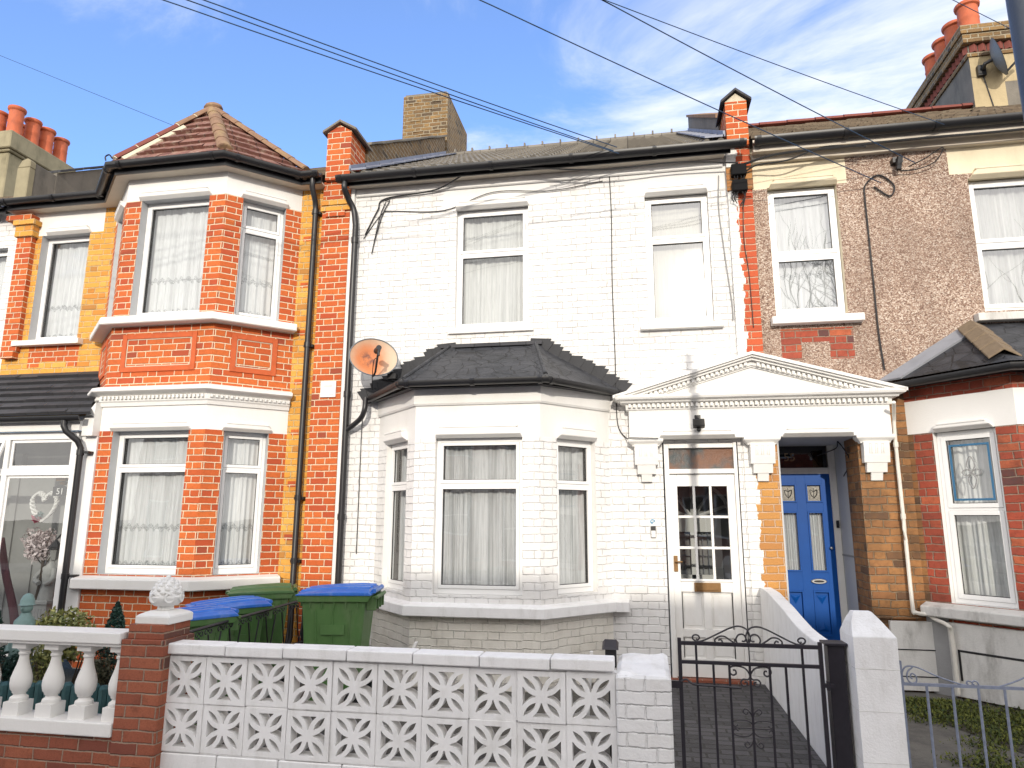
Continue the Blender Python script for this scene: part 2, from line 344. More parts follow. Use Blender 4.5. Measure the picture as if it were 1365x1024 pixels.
def dishm():
    t = NT('rusty_dish'); sep = t.n('ShaderNodeSeparateXYZ'); t.L(t.uv(), sep.inputs[0]); x, y = sep.outputs[0], sep.outputs[1]
    n = t.noise(t.uv(), 9, 5, .7)
    d = t.M('SQRT', t.M('ADD', t.M('POWER', t.M('ADD', x, .06), 2.), t.M('POWER', t.M('ADD', y, .02), 2.)))
    d = t.M('ADD', d, t.M('MULTIPLY', t.M('SUBTRACT', n, .5), .12))
    dn = t.M('ADD', t.M('MULTIPLY', y, -2.2), t.M('MULTIPLY', t.noise(t.scale(t.uv(), 16, 2), 1, 4), .5))
    c = t.mix(t.ss(d, .12, .34, .95, 0.), (.55, .42, .3), (.55, .17, .05))
    c = t.mix(t.M('MULTIPLY', t.ss(dn, .45, 1.), t.ss(t.M('ABSOLUTE', t.M('ADD', x, .03)), .03, .2, .9, 0.)), c, (.68, .2, .05))
    c = t.mix(t.M('MULTIPLY', t.ss(n, .42, .62), t.ss(d, .06, .17, .85, 0.)), c, (.1, .045, .045))
    t.col(c); t.rough(.6); t.bump(n, .002); return t.m
M['dish'] = dishm()
M['dishgrey'] = plain('grey_dish', (.16, .18, .2), .5, .2, 10)

# ------------------------------------------------------------------ mesh helpers
class Fr:
    def __init__(s, a, b): s.a = V((a[0], a[1], 0)); d = V((b[0]-a[0], b[1]-a[1], 0)); s.L = d.length; s.d = d.normalized(); s.n = V((s.d.y, -s.d.x, 0))
    def P(s, u, w, z): p = s.a+s.d*u+s.n*w; return (p.x, p.y, z)
FAC = Fr((0, 0), (1, 0))

def cat(pts, k=6):
    P = [V(p) for p in pts]; P = [P[0]*2-P[1]]+P+[P[-1]*2-P[-2]]; out = []
    for i in range(1, len(P)-2):
        for j in range(k):
            t = j/k; a, b, c, d = P[i-1:i+3]
            out.append(.5*((2*b)+(c-a)*t+(2*a-5*b+4*c-d)*t*t+(3*b-a-3*c+d)*t**3))
    out.append(P[-2]); return out

class MB:
    def __init__(s): s.v = []; s.f = []; s.m = []; s.uvs = {}; s.fr = None
    def poly(s, pts, m=0, uv=None):
        i = len(s.v); s.v += [tuple(p) for p in pts]; s.f.append(tuple(range(i, i+len(pts)))); s.m.append(m)
        if uv: s.uvs[len(s.f)-1] = uv
    def box(s, x0, x1, y0, y1, z0, z1, m=0, fr=None):
        """fr: oriented frame, x=u, y=-w (outward negative y)"""
        fr = fr or FAC
        c = [fr.P(x, -y, z) for z in (z0, z1) for x, y in ((x0, y0), (x1, y0), (x1, y1), (x0, y1))]
        i = len(s.v); s.v += c
        for q in ((0, 3, 2, 1), (4, 5, 6, 7), (0, 1, 5, 4), (1, 2, 6, 5), (2, 3, 7, 6), (3, 0, 4, 7)):
            s.f.append(tuple(i+k for k in q)); s.m.append(m)
    def rings(s, R, m=0, capa=True, capb=True, closed=True):
        n = len(R[0]); i = len(s.v)
        for r in R: s.v += [tuple(p) for p in r]
        for k in range(len(R)-1):
            for j in range(n if closed else n-1):
                a = i+k*n+j; b = i+k*n+(j+1) % n
                s.f.append((a, b, b+n, a+n)); s.m.append(m)
        if closed and capa: s.f.append(tuple(i+j for j in range(n-1, -1, -1))); s.m.append(m)
        if closed and capb: s.f.append(tuple(i+(len(R)-1)*n+j for j in range(n))); s.m.append(m)
    def tube(s, pts, r, n=6, m=0, taper=None):
        P = [V(p) for p in pts]; R = []; ref = None
        for i, p in enumerate(P):
            t = (P[min(i+1, len(P)-1)]-P[max(i-1, 0)])
            if t.length < 1e-9: t = V((0, 0, 1))
            t.normalize()
            if ref is None: ref = V((0, 0, 1)) if abs(t.z) < .9 else V((1, 0, 0))
            x = t.cross(ref)
            if x.length < 1e-3: x = t.cross(V((.3, 1, .2)))
            x.normalize(); y = x.cross(t); ref = y if False else ref
            if R and x.dot(lx) < 0: x = -x; y = -y
            lx = x
            rr = r if taper is None else r*(1+(taper-1)*i/(len(P)-1))
            R.append([p+x*cos(2*pi*k/n)*rr+y*sin(2*pi*k/n)*rr for k in range(n)])
        s.rings(R, m)
    def lathe(s, prof, c, n=20, m=0, sq=False):
        R = []
        for r, z in prof:
            R.append([(c[0]+r*cos(2*pi*(k+.5)/n), c[1]+r*sin(2*pi*(k+.5)/n), c[2]+z) for k in range(n)])
        s.rings(R, m)
    def prism(s, pts2, y0, y1, m=0, fr=None):
        """pts2 outline in (u,z), ccw seen from the street; extruded w from y0(front) to y1"""
        fr = fr or FAC; n = len(pts2); a = [fr.P(u, -y0, z) for u, z in pts2]; b = [fr.P(u, -y1, z) for u, z in pts2]
        i = len(s.v); s.v += a+b
        s.f.append(tuple(range(i, i+n))); s.m.append(m); s.f.append(tuple(i+n+k for k in range(n-1, -1, -1))); s.m.append(m)
        for k in range(n):
            j = (k+1) % n; s.f.append((i+j, i+k, i+n+k, i+n+j)); s.m.append(m)
    def prismx(s, pts, x0, x1, m=0):
        """outline in (y,z) extruded in x"""
        n = len(pts); i = len(s.v); s.v += [(x0, y, z) for y, z in pts]+[(x1, y, z) for y, z in pts]
        s.f.append(tuple(range(i, i+n))); s.m.append(m); s.f.append(tuple(i+n+k for k in range(n-1, -1, -1))); s.m.append(m)
        for k in range(n):
            j = (k+1) % n; s.f.append((i+j, i+k, i+n+k, i+n+j)); s.m.append(m)
    def sweep(s, path, prof, m=0, closed=True):
        """path: xy polyline running left to right seen from the street, prof: (outward offset, z)"""
        P = [V((x, y, 0)) for x, y in path]; N = []
        for i in range(len(P)):
            ns = []
            if i > 0: d = (P[i]-P[i-1]).normalized(); ns.append(V((d.y, -d.x, 0)))
            if i < len(P)-1: d = (P[i+1]-P[i]).normalized(); ns.append(V((d.y, -d.x, 0)))
            if len(ns) == 1: N.append(ns[0])
            else: b = (ns[0]+ns[1]).normalized(); N.append(b/b.dot(ns[0]))
        s.rings([[(P[i]+N[i]*o+V((0, 0, z))) for o, z in prof] for i in range(len(P))], m, True, True, closed)
    def sphere(s, c, r, n=10, m=0, sc=(1, 1, 1)):
        R = []
        for i in range(n+1):
            a = pi*i/n-pi/2; rr = max(cos(a), .001)
            R.append([(c[0]+r*sc[0]*rr*cos(2*pi*k/(2*n)), c[1]+r*sc[1]*rr*sin(2*pi*k/(2*n)), c[2]+r*sc[2]*sin(a)) for k in range(2*n)])
        s.rings(R, m)
    def build(s, name, mats, parent=None, smooth=False, bevel=0, seg=1, recalc=True):
        if not isinstance(mats, (list, tuple)): mats = [mats]
        mats = [M[k] if isinstance(k, str) else k for k in mats]
        off = V((0, 0, 0)); p = parent
        while p is not None: off += p.location; p = p.parent
        me = bpy.data.meshes.new(name)
        me.from_pydata([tuple(V(v)-off) for v in s.v], [], s.f)
        for k in mats: me.materials.append(k)
        for i, pl in enumerate(me.polygons): pl.material_index = s.m[i]; pl.use_smooth = smooth
        if recalc:
            import bmesh
            bm = bmesh.new(); bm.from_mesh(me)
            bmesh.ops.recalc_face_normals(bm, faces=bm.faces); bm.to_mesh(me); bm.free()
        ul = me.uv_layers.new(name='UVMap')
        for pl in me.polygons:
            if pl.index in s.uvs:
                cu = s.uvs[pl.index]; idx = {v: q for v, q in zip(s.f[pl.index], cu)}
                for li in pl.loop_indices: ul.data[li].uv = idx[me.loops[li].vertex_index]
                continue
            n = pl.normal
            if abs(n.z) > .97: t = V((1, 0, 0)); b = V((0, 1, 0))
            else:
                t = V((-n.y, n.x, 0)).normalized()
                if t.x < 0 or (abs(t.x) < .01 and t.y < 0): t = -t
                b = n.cross(t)
                if b.z < 0: b = -b
            for li in pl.loop_indices:
                w = V(me.vertices[me.loops[li].vertex_index].co)+off
                ul.data[li].uv = (w.dot(t), w.dot(b))
        o = bpy.data.objects.new(name, me); COL.objects.link(o)
        if parent is not None: o.parent = parent
        if smooth:
            try:
                me.set_sharp_from_angle(angle=radians(40))
            except Exception: pass
        if bevel:
            b = o.modifiers.new('bevel', 'BEVEL'); b.width = bevel; b.segments = seg; b.limit_method = 'ANGLE'; b.angle_limit = radians(50)
        return o

def tag(o, label=None, cat_=None, group=None, kind=None):
    if label: o['label'] = label
    if cat_: o['category'] = cat_
    if group: o['group'] = group
    if kind: o['kind'] = kind
    return o
def thing(name, label, cat_, loc=(0, 0, 0), group=None, rz=0):
    o = bpy.data.objects.new(name, None); o.empty_display_size = .1; COL.objects.link(o); o.location = loc; o.rotation_euler = (0, 0, rz)
    return tag(o, label, cat_, group)
def struct(name, mb, m, **k): return tag(mb.build(name, m, **k), kind='structure')
def children(o): return [c for c in bpy.data.objects if c.parent == o]
def copy_tree(o, parent=None):
    c = o.copy(); COL.objects.link(c); c.parent = parent
    for ch in children(o): copy_tree(ch, c)
    return c
def text(name, s, size, fr_pt, mat, parent, depth=.002, roll=0):
    cu = bpy.data.curves.new(name, 'FONT'); cu.body = s; cu.size = size; cu.extrude = depth; cu.align_x = 'CENTER'; cu.align_y = 'CENTER'
    ob = bpy.data.objects.new(name, cu); COL.objects.link(ob)
    dg = bpy.context.evaluated_depsgraph_get(); me = bpy.data.meshes.new_from_object(ob.evaluated_get(dg)); bpy.data.objects.remove(ob)
    me.transform(Matrix.Rotation(radians(90), 4, 'X')); me.materials.clear(); me.materials.append(M[mat] if isinstance(mat, str) else mat)
    o = bpy.data.objects.new(name, me); COL.objects.link(o); o.parent = parent
    off = V((0, 0, 0)); p = parent
    while p is not None: off += p.location; p = p.parent
    o.location = V(fr_pt)-off; return o

# ------------------------------------------------------------------ wall with openings
def panel(mb, fr, u0, u1, z0, z1, holes=(), cuts=(), matfn=lambda u, z: 0, reveal=1, room=2, rd=.11, depth=.42, w=0.):
    """holes: (u0,u1,z0,z1[,kind]); cuts: extra (u or z) lines as ('u',x)/('z',x)"""
    us = sorted({u0, u1, *[h[0] for h in holes], *[h[1] for h in holes], *[c[1] for c in cuts if c[0] == 'u' and u0 < c[1] < u1]})
    zs = sorted({z0, z1, *[h[2] for h in holes], *[h[3] for h in holes], *[c[1] for c in cuts if c[0] == 'z' and z0 < c[1] < z1]})
    for a, b in zip(us, us[1:]):
        for c, d in zip(zs, zs[1:]):
            uc, zc = (a+b)/2, (c+d)/2
            if any(h[0] < uc < h[1] and h[2] < zc < h[3] for h in holes): continue
            mb.poly([fr.P(a, w, c), fr.P(b, w, c), fr.P(b, w, d), fr.P(a, w, d)], matfn(uc, zc))
    for h in holes:
        a, b, c, d = h[:4]
        if len(h) > 4 and h[4] == 'open': continue
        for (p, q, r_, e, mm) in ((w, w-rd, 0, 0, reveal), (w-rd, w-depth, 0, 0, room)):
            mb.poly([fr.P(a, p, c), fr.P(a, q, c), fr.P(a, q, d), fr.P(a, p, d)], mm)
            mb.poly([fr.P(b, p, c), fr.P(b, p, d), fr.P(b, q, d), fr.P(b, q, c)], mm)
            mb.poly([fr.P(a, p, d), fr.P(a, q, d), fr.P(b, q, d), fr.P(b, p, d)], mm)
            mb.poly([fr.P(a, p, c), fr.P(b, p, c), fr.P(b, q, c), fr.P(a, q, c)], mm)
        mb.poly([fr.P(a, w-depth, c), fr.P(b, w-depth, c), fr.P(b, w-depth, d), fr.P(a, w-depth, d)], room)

def window(parent, fr, u0, u1, z0, z1, transom=None, w=-.07, cur='net', gl='glass', fw=.05, sash=True, bottom=.05, mat='upvc', curtain_amp=.012, tied=False, cz=0., sashw=.032):
    mb = MB()
    d = .05
    def bar(a, b, c, e, f=w, dd=d): mb.box(a, b, -f, -f+dd, c, e, 0, fr)
    bar(u0, u0+fw, z0, z1); bar(u1-fw, u1, z0, z1); bar(u0+fw, u1-fw, z1-fw, z1); bar(u0+fw, u1-fw, z0, z0+bottom)
    lights = []
    if transom:
        bar(u0+fw, u1-fw, transom-.022, transom+.022)
        lights = [(u0+fw, u1-fw, z0+bottom, transom-.022), (u0+fw, u1-fw, transom+.022, z1-fw)]
    else: lights = [(u0+fw, u1-fw, z0+bottom, z1-fw)]
    sw = sashw; gw = w-.02; inner = []
    for (a, b, c, e) in lights:
        if sash:
            f2 = w+.008
            a0, b0, c0, e0 = a-.012, b+.012, c-.008, e+.008
            for q in ((a0, a0+sw, c0, e0), (b0-sw, b0, c0, e0), (a0+sw, b0-sw, e0-sw, e0), (a0+sw, b0-sw, c0, c0+sw)):
                mb.box(q[0], q[1], -f2, -f2+.035, q[2], q[3], 0, fr)
            # grey strips imitate the shaded gap round the sash, black gasket round the glass
            for q in ((a0-.004, a0, c0, e0), (b0, b0+.004, c0, e0), (a0, b0, e0, e0+.004), (a0, b0, c0-.004, c0)): mb.box(q[0], q[1], -w-.001, -w+.01, q[2], q[3], 2, fr)
            g = .006
            aa, bb, cc, ee = a0+sw, b0-sw, c0+sw, e0-sw
            for q in ((aa, aa+g, cc, ee), (bb-g, bb, cc, ee), (aa+g, bb-g, ee-g, ee), (aa+g, bb-g, cc, cc+g)):
                mb.box(q[0], q[1], -w+.012, -w+.022, q[2], q[3], 1, fr)
            inner.append((aa, bb, cc, ee))
        else: inner.append((a, b, c, e))
    o = mb.build('window', [mat, 'black', 'groove'], parent, bevel=.004)
    for (a, b, c, e) in inner:
        g = MB(); g.poly([fr.P(a, gw, c), fr.P(b, gw, c), fr.P(b, gw, e), fr.P(a, gw, e)]); g.build('pane', gl, o, recalc=False)
    if cur:
        cm = MB(); a, b = u0+fw*.5, u1-fw*.5; n = int((b-a)/.008); ph = random.random()*6
        pts = []
        for i in range(n+1):
            u = a+(b-a)*i/n; x = u*2*pi
            amp = curtain_amp*(1+.5*sin(x*1.3+ph))
            off = amp*(sin(x*7+2.2*sin(x*1.7+ph)+ph)+.5*sin(x*17+2*sin(x*2.3)+ph*2))
            pts.append((u, off))
        zz = [z0+.02, z0+.02+(z1-z0)*.33, z0+(z1-z0)*.66, z1-.03]
        for i in range(n):
            for k in range(3):
                (ua, oa), (ub, ob) = pts[i], pts[i+1]; s0 = 1-.12*k; s1 = 1-.12*(k+1); bw = w-.105
                mb_uv = [(ua, zz[k]-z0), (ub, zz[k]-z0), (ub, zz[k+1]-z0), (ua, zz[k+1]-z0)]
                cm.poly([fr.P(ua, bw+oa*s0, zz[k]), fr.P(ub, bw+ob*s0, zz[k]), fr.P(ub, bw+ob*s1, zz[k+1]), fr.P(ua, bw+oa*s1, zz[k+1])], 0, mb_uv)
        cm.build('curtain', cur, o, smooth=True, recalc=False)
    return o

def sill(win, fr, u0, u1, z0, z1, proj, mat='white', w=0.):
    mb = MB(); mb.prism_pts = None
    P = [(w, z0), (w+proj-.0, z0), (w+proj, z0+.01), (w+proj, z1-.008), (w+proj-.008, z1), (w-.07, z1+.012), (w-.07, z0)]
    i = len(mb.v); n = len(P); A = [fr.P(u0, o, z) for o, z in P]; B = [fr.P(u1, o, z) for o, z in P]
    mb.rings([A, B]); return mb.build('sill', mat, win, bevel=.004)

def hood(mb, fr, u0, u1, z, h=.085, proud=.03, w=0., m=0):
    """shallow chamfered lintel moulding with a sloping underside above an opening"""
    pr = w+proud+.025; c = .05; zb = z-.005; zt = z+h+.01
    back = [fr.P(u, w-.01, q) for u, q in ((u0, zb), (u1, zb), (u1, zb+.02), (u1-c, zt), (u0+c, zt), (u0, zb+.02))]
    mid = [fr.P(u, w+.006, q) for u, q in ((u0, zb), (u1, zb), (u1, zb+.02), (u1-c, zt), (u0+c, zt), (u0, zb+.02))]
    fa = [fr.P(u, pr, q) for u, q in ((u0+.012, zb+.034), (u1-.012, zb+.034), (u1-.014, zb+.042), (u1-c-.012, zt-.008), (u0+c+.012, zt-.008), (u0+.014, zb+.042))]
    mb.rings([back, mid, fa], m)
    mb.box(u0+c-.006, u1-c+.006, -pr-.006, -w+.002, zt-.014, zt+.004, m, fr)

def gutter(mb, path, z, r=.055, off=.06, m=0):
    prof = [(off+r*cos(a), z+r*sin(a)) for a in [pi+pi*k/8 for k in range(9)]]
    prof = [(off-r, z+.01)]+prof[0:]+[(off+r, z+.012), (off+r-.008, z+.012), (off+r-.012, z-.01), (off, z-r+.012), (off-r+.012, z)]
    mb.sweep(path, prof, m)
def brackets(mb, path, z, r=.055, off=.06, step=.8, m=0):
    for (a, b) in zip(path, path[1:]):
        fr = Fr(a, b); n = max(1, int(fr.L/step))
        for k in range(n+1):
            u = .05+(fr.L-.1)*k/n if n else fr.L/2
            R = []
            for uu in (u-.022, u+.022):
                R.append([fr.P(uu, off+(r+.009)*cos(t), z+(r+.009)*sin(t)) for t in [pi+pi*q/8 for q in range(9)]]+[fr.P(uu, off+r-.01, z+.02), fr.P(uu, off-r, z+.02)])
            mb.rings(R, m)

def courses(mb, eL, eR, tL, tR, n, thick=.018, m=0, tilew=.3, roll=0., rollp=.15, jit=.3):
    eL, eR, tL, tR = map(V, (eL, eR, tL, tR)); nr = (eR-eL).cross(tL-eL)
    if nr.length < 1e-6: nr = (eR-eL).cross(tR-eL)
    nr.normalize()
    if nr.z < 0: nr = -nr
    for k in range(n):
        a0, b0 = eL.lerp(tL, k/n), eR.lerp(tR, k/n); a1, b1 = eL.lerp(tL, (k+1)/n), eR.lerp(tR, (k+1)/n)
        W = (b0-a0).length
        if roll: cnt = max(2, int(W/(rollp/8)))
        else: cnt = max(1, int(W/tilew))
        prev = None
        ph = random.random()*.03
        for j in range(cnt+1):
            s_ = j/cnt; hh = thick; lo = 0
            if roll:
                x = (W*s_) % rollp/rollp; hh = thick+roll*max(0, cos(2*pi*x))**.8 if cos(2*pi*x) > 0 else thick; lo = hh-thick
            q0 = a0.lerp(b0, s_)+nr*hh; q1 = a1.lerp(b1, s_)+nr*lo; qb = a0.lerp(b0, s_)-nr*.005
            if prev:
                e = nr*(random.random()*thick*jit) if not roll else V((0, 0, 0))
                mb.poly([prev[0]+e, q0+e, q1, prev[1]], m); mb.poly([prev[2], qb, q0+e, prev[0]+e], m)
            prev = (q0, q1, qb)

def ridge_tiles(mb, p0, p1, r=.1, L=.3, m=0, mj=1, up=V((0, 0, 1))):
    p0, p1 = V(p0), V(p1); d = (p1-p0); n = max(1, round(d.length/L)); dn = d.normalized(); x = dn.cross(up).normalized(); y = x.cross(dn)
    for k in range(n):
        a, b = p0+d*(k/n), p0+d*((k+1)/n)-dn*.012
        R = []
        for p, rr in ((a, r*1.06), (b, r*.97)):
            R.append([p+x*rr*cos(t)+y*rr*sin(t)*.8 for t in [pi*q/8 for q in range(9)]]+[p-x*rr*.7, p+x*rr*.7][:1]+[p+x*rr*.7])
        mb.rings(R, m)
        if mj is not None:
            R = []
            for p in (a-dn*.012, a+dn*.012): R.append([p+x*r*.97*cos(t)+y*r*.97*sin(t)*.8 for t in [pi*q/8 for q in range(9)]])
            mb.rings(R, mj)

def leaves(mb, c, rad, n, size, m=0, cone=False, seedv=0):
    rnd = random.Random(seedv)
    lob = [(rnd.uniform(-.6, .6), rnd.uniform(-.6, .6), rnd.uniform(-.6, .7)) for _ in range(9)]
    k = 0
    while k < n:
        a = rnd.uniform(0, 2*pi); z = rnd.uniform(-1, 1); rr = rnd.uniform(.35, 1)**.5
        if cone:
            h = (z+1)/2; R = (1-h)**.75*(.85+.3*rnd.random())*rr; x, y, zz = R*cos(a), R*sin(a), z
        else:
            s = sqrt(1-z*z); l = lob[rnd.randrange(9)]; x, y, zz = (.55*s*cos(a)*rr+l[0]*.6), (.55*s*sin(a)*rr+l[1]*.6), (z*.5*rr+l[2]*.55)
        p = V((c[0]+x*rad[0], c[1]+y*rad[1], c[2]+zz*rad[2]))
        q = V((rnd.gauss(0, 1), rnd.gauss(0, 1), rnd.gauss(0, 1)+.5)).normalized(); t = q.cross(V((rnd.gauss(0, 1), rnd.gauss(0, 1), rnd.gauss(0, 1)))).normalized(); b = q.cross(t)
        sz = size*rnd.uniform(.6, 1.3)
        mb.poly([p-t*sz, p-b*sz*.45, p+t*sz, p+b*sz*.45], m); k += 1

# ================================================================== LIGHT AND SKY
SUN_AZ, SUN_EL = radians(7), radians(18)
w = bpy.data.worlds.new('World'); SC.world = w; w.use_nodes = True; wt = w.node_tree; wt.nodes.clear()
wo = wt.nodes.new('ShaderNodeOutputWorld'); bg = wt.nodes.new('ShaderNodeBackground'); sk = wt.nodes.new('ShaderNodeTexSky')
sk.sky_type = 'NISHITA'; sk.sun_disc = False; sk.sun_elevation = SUN_EL; sk.sun_rotation = radians(180)-SUN_AZ; sk.air_density = 1.0; sk.dust_density = .4; sk.ozone_density = 1.4
tc = wt.nodes.new('ShaderNodeTexCoord')
def WM(op, a, b=None, c=None):
    x = wt.nodes.new('ShaderNodeMath'); x.operation = op
    for i, v in enumerate((a, b, c)):
        if v is None: continue
        if isinstance(v, bpy.types.NodeSocket): wt.links.new(v, x.inputs[i])
        else: x.inputs[i].default_value = v
    return x.outputs[0]
sp = wt.nodes.new('ShaderNodeSeparateXYZ'); wt.links.new(tc.outputs['Generated'], sp.inputs[0])
zz = WM('MAXIMUM', sp.outputs[2], .04)
px_, py_ = WM('DIVIDE', sp.outputs[0], zz), WM('DIVIDE', sp.outputs[1], zz)
cb = wt.nodes.new('ShaderNodeCombineXYZ'); wt.links.new(WM('ADD', WM('MULTIPLY', px_, 1.), WM('MULTIPLY', py_, .35)), cb.inputs[0]); wt.links.new(WM('MULTIPLY', py_, 1.5), cb.inputs[1]); cb.inputs[2].default_value = 3.7
def WN(sc, det, r, dist=0.):
    x = wt.nodes.new('ShaderNodeTexNoise'); wt.links.new(cb.outputs[0], x.inputs['Vector']); x.inputs['Scale'].default_value = sc; x.inputs['Detail'].default_value = det; x.inputs['Roughness'].default_value = r; x.inputs['Distortion'].default_value = dist
    return x.outputs[0]
n1 = WN(1.15, 8, .64, .6); n2 = WN(.32, 3, .5)
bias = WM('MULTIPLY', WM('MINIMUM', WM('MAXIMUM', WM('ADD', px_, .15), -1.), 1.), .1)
back = WM('MINIMUM', WM('MAXIMUM', WM('MULTIPLY', py_, -1.), 0.), 1.)  # unseen sky behind the camera made cloudier and brighter, added as neutral fill
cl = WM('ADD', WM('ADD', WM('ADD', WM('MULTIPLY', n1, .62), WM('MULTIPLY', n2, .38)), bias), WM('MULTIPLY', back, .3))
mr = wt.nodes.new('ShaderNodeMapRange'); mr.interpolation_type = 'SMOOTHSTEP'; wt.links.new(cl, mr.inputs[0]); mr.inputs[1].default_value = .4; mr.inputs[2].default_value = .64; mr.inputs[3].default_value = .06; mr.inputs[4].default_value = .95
mx = wt.nodes.new('ShaderNodeMix'); mx.data_type = 'RGBA'; wt.links.new(mr.outputs[0], mx.inputs[0])
sc_ = wt.nodes.new('ShaderNodeMix'); sc_.data_type = 'RGBA'; sc_.blend_type = 'MULTIPLY'; sc_.inputs[0].default_value = 1; wt.links.new(sk.outputs[0], sc_.inputs[6]); sc_.inputs[7].default_value = (.72, .95, 1.36, 1)
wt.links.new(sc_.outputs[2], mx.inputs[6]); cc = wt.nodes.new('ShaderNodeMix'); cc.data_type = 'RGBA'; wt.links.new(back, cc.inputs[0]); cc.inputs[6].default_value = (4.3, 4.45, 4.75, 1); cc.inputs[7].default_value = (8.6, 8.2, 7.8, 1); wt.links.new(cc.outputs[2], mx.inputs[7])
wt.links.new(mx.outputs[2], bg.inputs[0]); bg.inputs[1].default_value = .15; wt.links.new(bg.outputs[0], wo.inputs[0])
sl = bpy.data.lights.new('sun', 'SUN'); sl.energy = 1.8; sl.angle = radians(.6); sl.color = (1, .92, .8)
so = bpy.data.objects.new('sun', sl); COL.objects.link(so)
sd = V((sin(SUN_AZ)*cos(SUN_EL), -cos(SUN_AZ)*cos(SUN_EL), sin(SUN_EL))); so.rotation_euler = sd.to_track_quat('Z', 'Y').to_euler()

# ================================================================== GROUND
g = MB(); g.poly([(-300, -300, -.25), (300, -300, -.25), (300, 300, -.25), (-300, 300, -.25)]); struct('ground', g, 'soil')
g = MB(); g.box(-60, 60, -13.2, -5.75, -.3, -.21); struct('road', g, 'asphalt')
g = MB(); g.box(-60, 60, -5.62, -3.22, -.3, -.085); struct('pavement', g, 'pavement')
g = MB(); g.box(-60, 60, -5.75, -5.62, -.3, -.08); struct('kerb', g, 'concrete')
g = MB(); g.box(-60, 60, -15.4, -13.2, -.3, -.085); struct('pavement', g, 'pavement')
g = MB(); g.box(-3.3, -.17, -2.95, -.02, -.3, -.0); struct('garden_ground', g, 'gravel')
g = MB(); g.box(-.17, 1.15, -3.22, .1, -.3, .012); struct('path', g, 'paving')
g = MB(); g.box(-9.5, -3.55, -2.95, -.02, -.3, -.15); struct('garden_ground', g, 'gravel')
g = MB(); g.box(1.27, 7, -3.22, .9, -.3, .0); struct('garden_path', g, 'rightpath')

# ================================================================== LEFT HOUSE (red and yellow brick)
H = thing('terraced_house', 'orange-red and yellow brick terraced house with a two-storey bay and small tiled turret roof', 'house', (-5.9, 0, 0), 'terraced houses in the row')
LB = [(-6.72, 0), (-6.05, -.62), (-4.72, -.62), (-4.07, 0)]
LF = [Fr(LB[i], LB[i+1]) for i in range(3)]
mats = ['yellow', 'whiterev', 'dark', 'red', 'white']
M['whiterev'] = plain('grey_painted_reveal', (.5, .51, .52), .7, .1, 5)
mb = MB()
FARWIN = (-7.84, -7.10, 3.86, 5.33)
def lm(u, z):
    if -8.02 < u < -6.9 and z > 5.33: return 4
    if -7.8 < u < -7.05 and 3.5 < z < 3.8: return 3 if not (-7.62 < u < -7.22 and z < 3.575) else 0
    return 0
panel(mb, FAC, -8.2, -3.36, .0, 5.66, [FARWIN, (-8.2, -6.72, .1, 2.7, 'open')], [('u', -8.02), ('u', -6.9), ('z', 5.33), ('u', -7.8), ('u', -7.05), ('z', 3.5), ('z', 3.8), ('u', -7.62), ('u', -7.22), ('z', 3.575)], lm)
# red header bonding bricks beside the bay
for k in range(9):
    z = .98+.0757*8*k+.36
    if z < 5.2: mb.box(-4.02+.0, -3.92, -.004, .01, z, z+.066, 3)
# bay walls
up_f, up_r = (.21, 1.12, 3.91, 5.38), (.20, .71, 3.91, 5.38)
lo_f, lo_r = (.17, 1.13, .98, 2.56), (.20, .69, .98, 2.56)
for i, fr in enumerate(LF):
    L = fr.L
    hs = [] if i == 0 else ([up_f, lo_f] if i == 1 else [up_r, lo_r])
    if i == 0: hs = [(.2, .71, 3.91, 5.38), (.2, .69, .98, 2.56)]
    def fm(u, z): return 4 if (z > 5.38 or 2.56 < z < 2.88) else 3
    panel(mb, fr, 0, L, 0, 5.68, hs, [('z', 5.38), ('z', 2.56), ('z', 2.88)], fm, depth=.36)
# flat soffit closure
mb.poly([(x, y, 5.679) for x, y in LB]+[], 4)
mb.build('wall', mats, H)
# sunk brick panels under the upper cill
for fr, a, b in ((LF[1], .17, 1.13), (LF[2], .2, .72), (LF[0], .18, .7)):
    pm = MB(); z0, z1, t = 3.24, 3.69, .06
    for q in ((a, a+t, z0, z1), (b-t, b, z0, z1), (a+t, b-t, z1-t, z1), (a+t, b-t, z0, z0+t)):
        u0, u1, c, e = q
        pm.box(u0, u1, -.014, .0, c, e, 0, fr)
    for q in ((a+t, a+t+.012, z0+t, z1-t), (b-t-.012, b-t, z0+t, z1-t), (a+t, b-t, z1-t-.012, z1-t), (a+t, b-t, z0+t, z0+t+.012)):
        pm.box(q[0], q[1], -.006, .0, q[2], q[3], 1, fr)
    pm.build('brick_panel_frame', ['redplain', 'mortar'], H, bevel=.006)

# cornice with dentils
def path_of(P, ext=0): return [(P[0][0]-ext*.0, P[0][1])]+P[1:-1]+[P[-1]]
cm = MB(); cm.sweep(LB, [(-.02, 2.84), (.02, 2.84), (.03, 2.88), (.045, 2.895), (.045, 2.955), (.085, 2.975), (.12, 2.99), (.135, 3.0), (.135, 3.035), (.05, 3.065), (-.02, 3.07)])
for fr in LF:
    n = int(fr.L/.05)
    for k in range(n): u = (k+.25)*fr.L/n; cm.box(u, u+.026, -.075, -.04, 2.915, 2.95, 0, fr)
cm.build('cornice', 'white', H)
cm = MB(); cm.sweep(LB, [(-.05, 3.79), (.13, 3.79), (.14, 3.8), (.14, 3.865), (.13, 3.88), (-.05, 3.9)]); cm.build('bay_cill', 'white', H, bevel=.004)
cm = MB(); cm.sweep(LB, [(-.05, .83), (.11, .83), (.12, .84), (.12, .93), (.11, .945), (-.05, .975)]); cm.build('bay_cill', 'white', H, bevel=.004)
cm = MB()
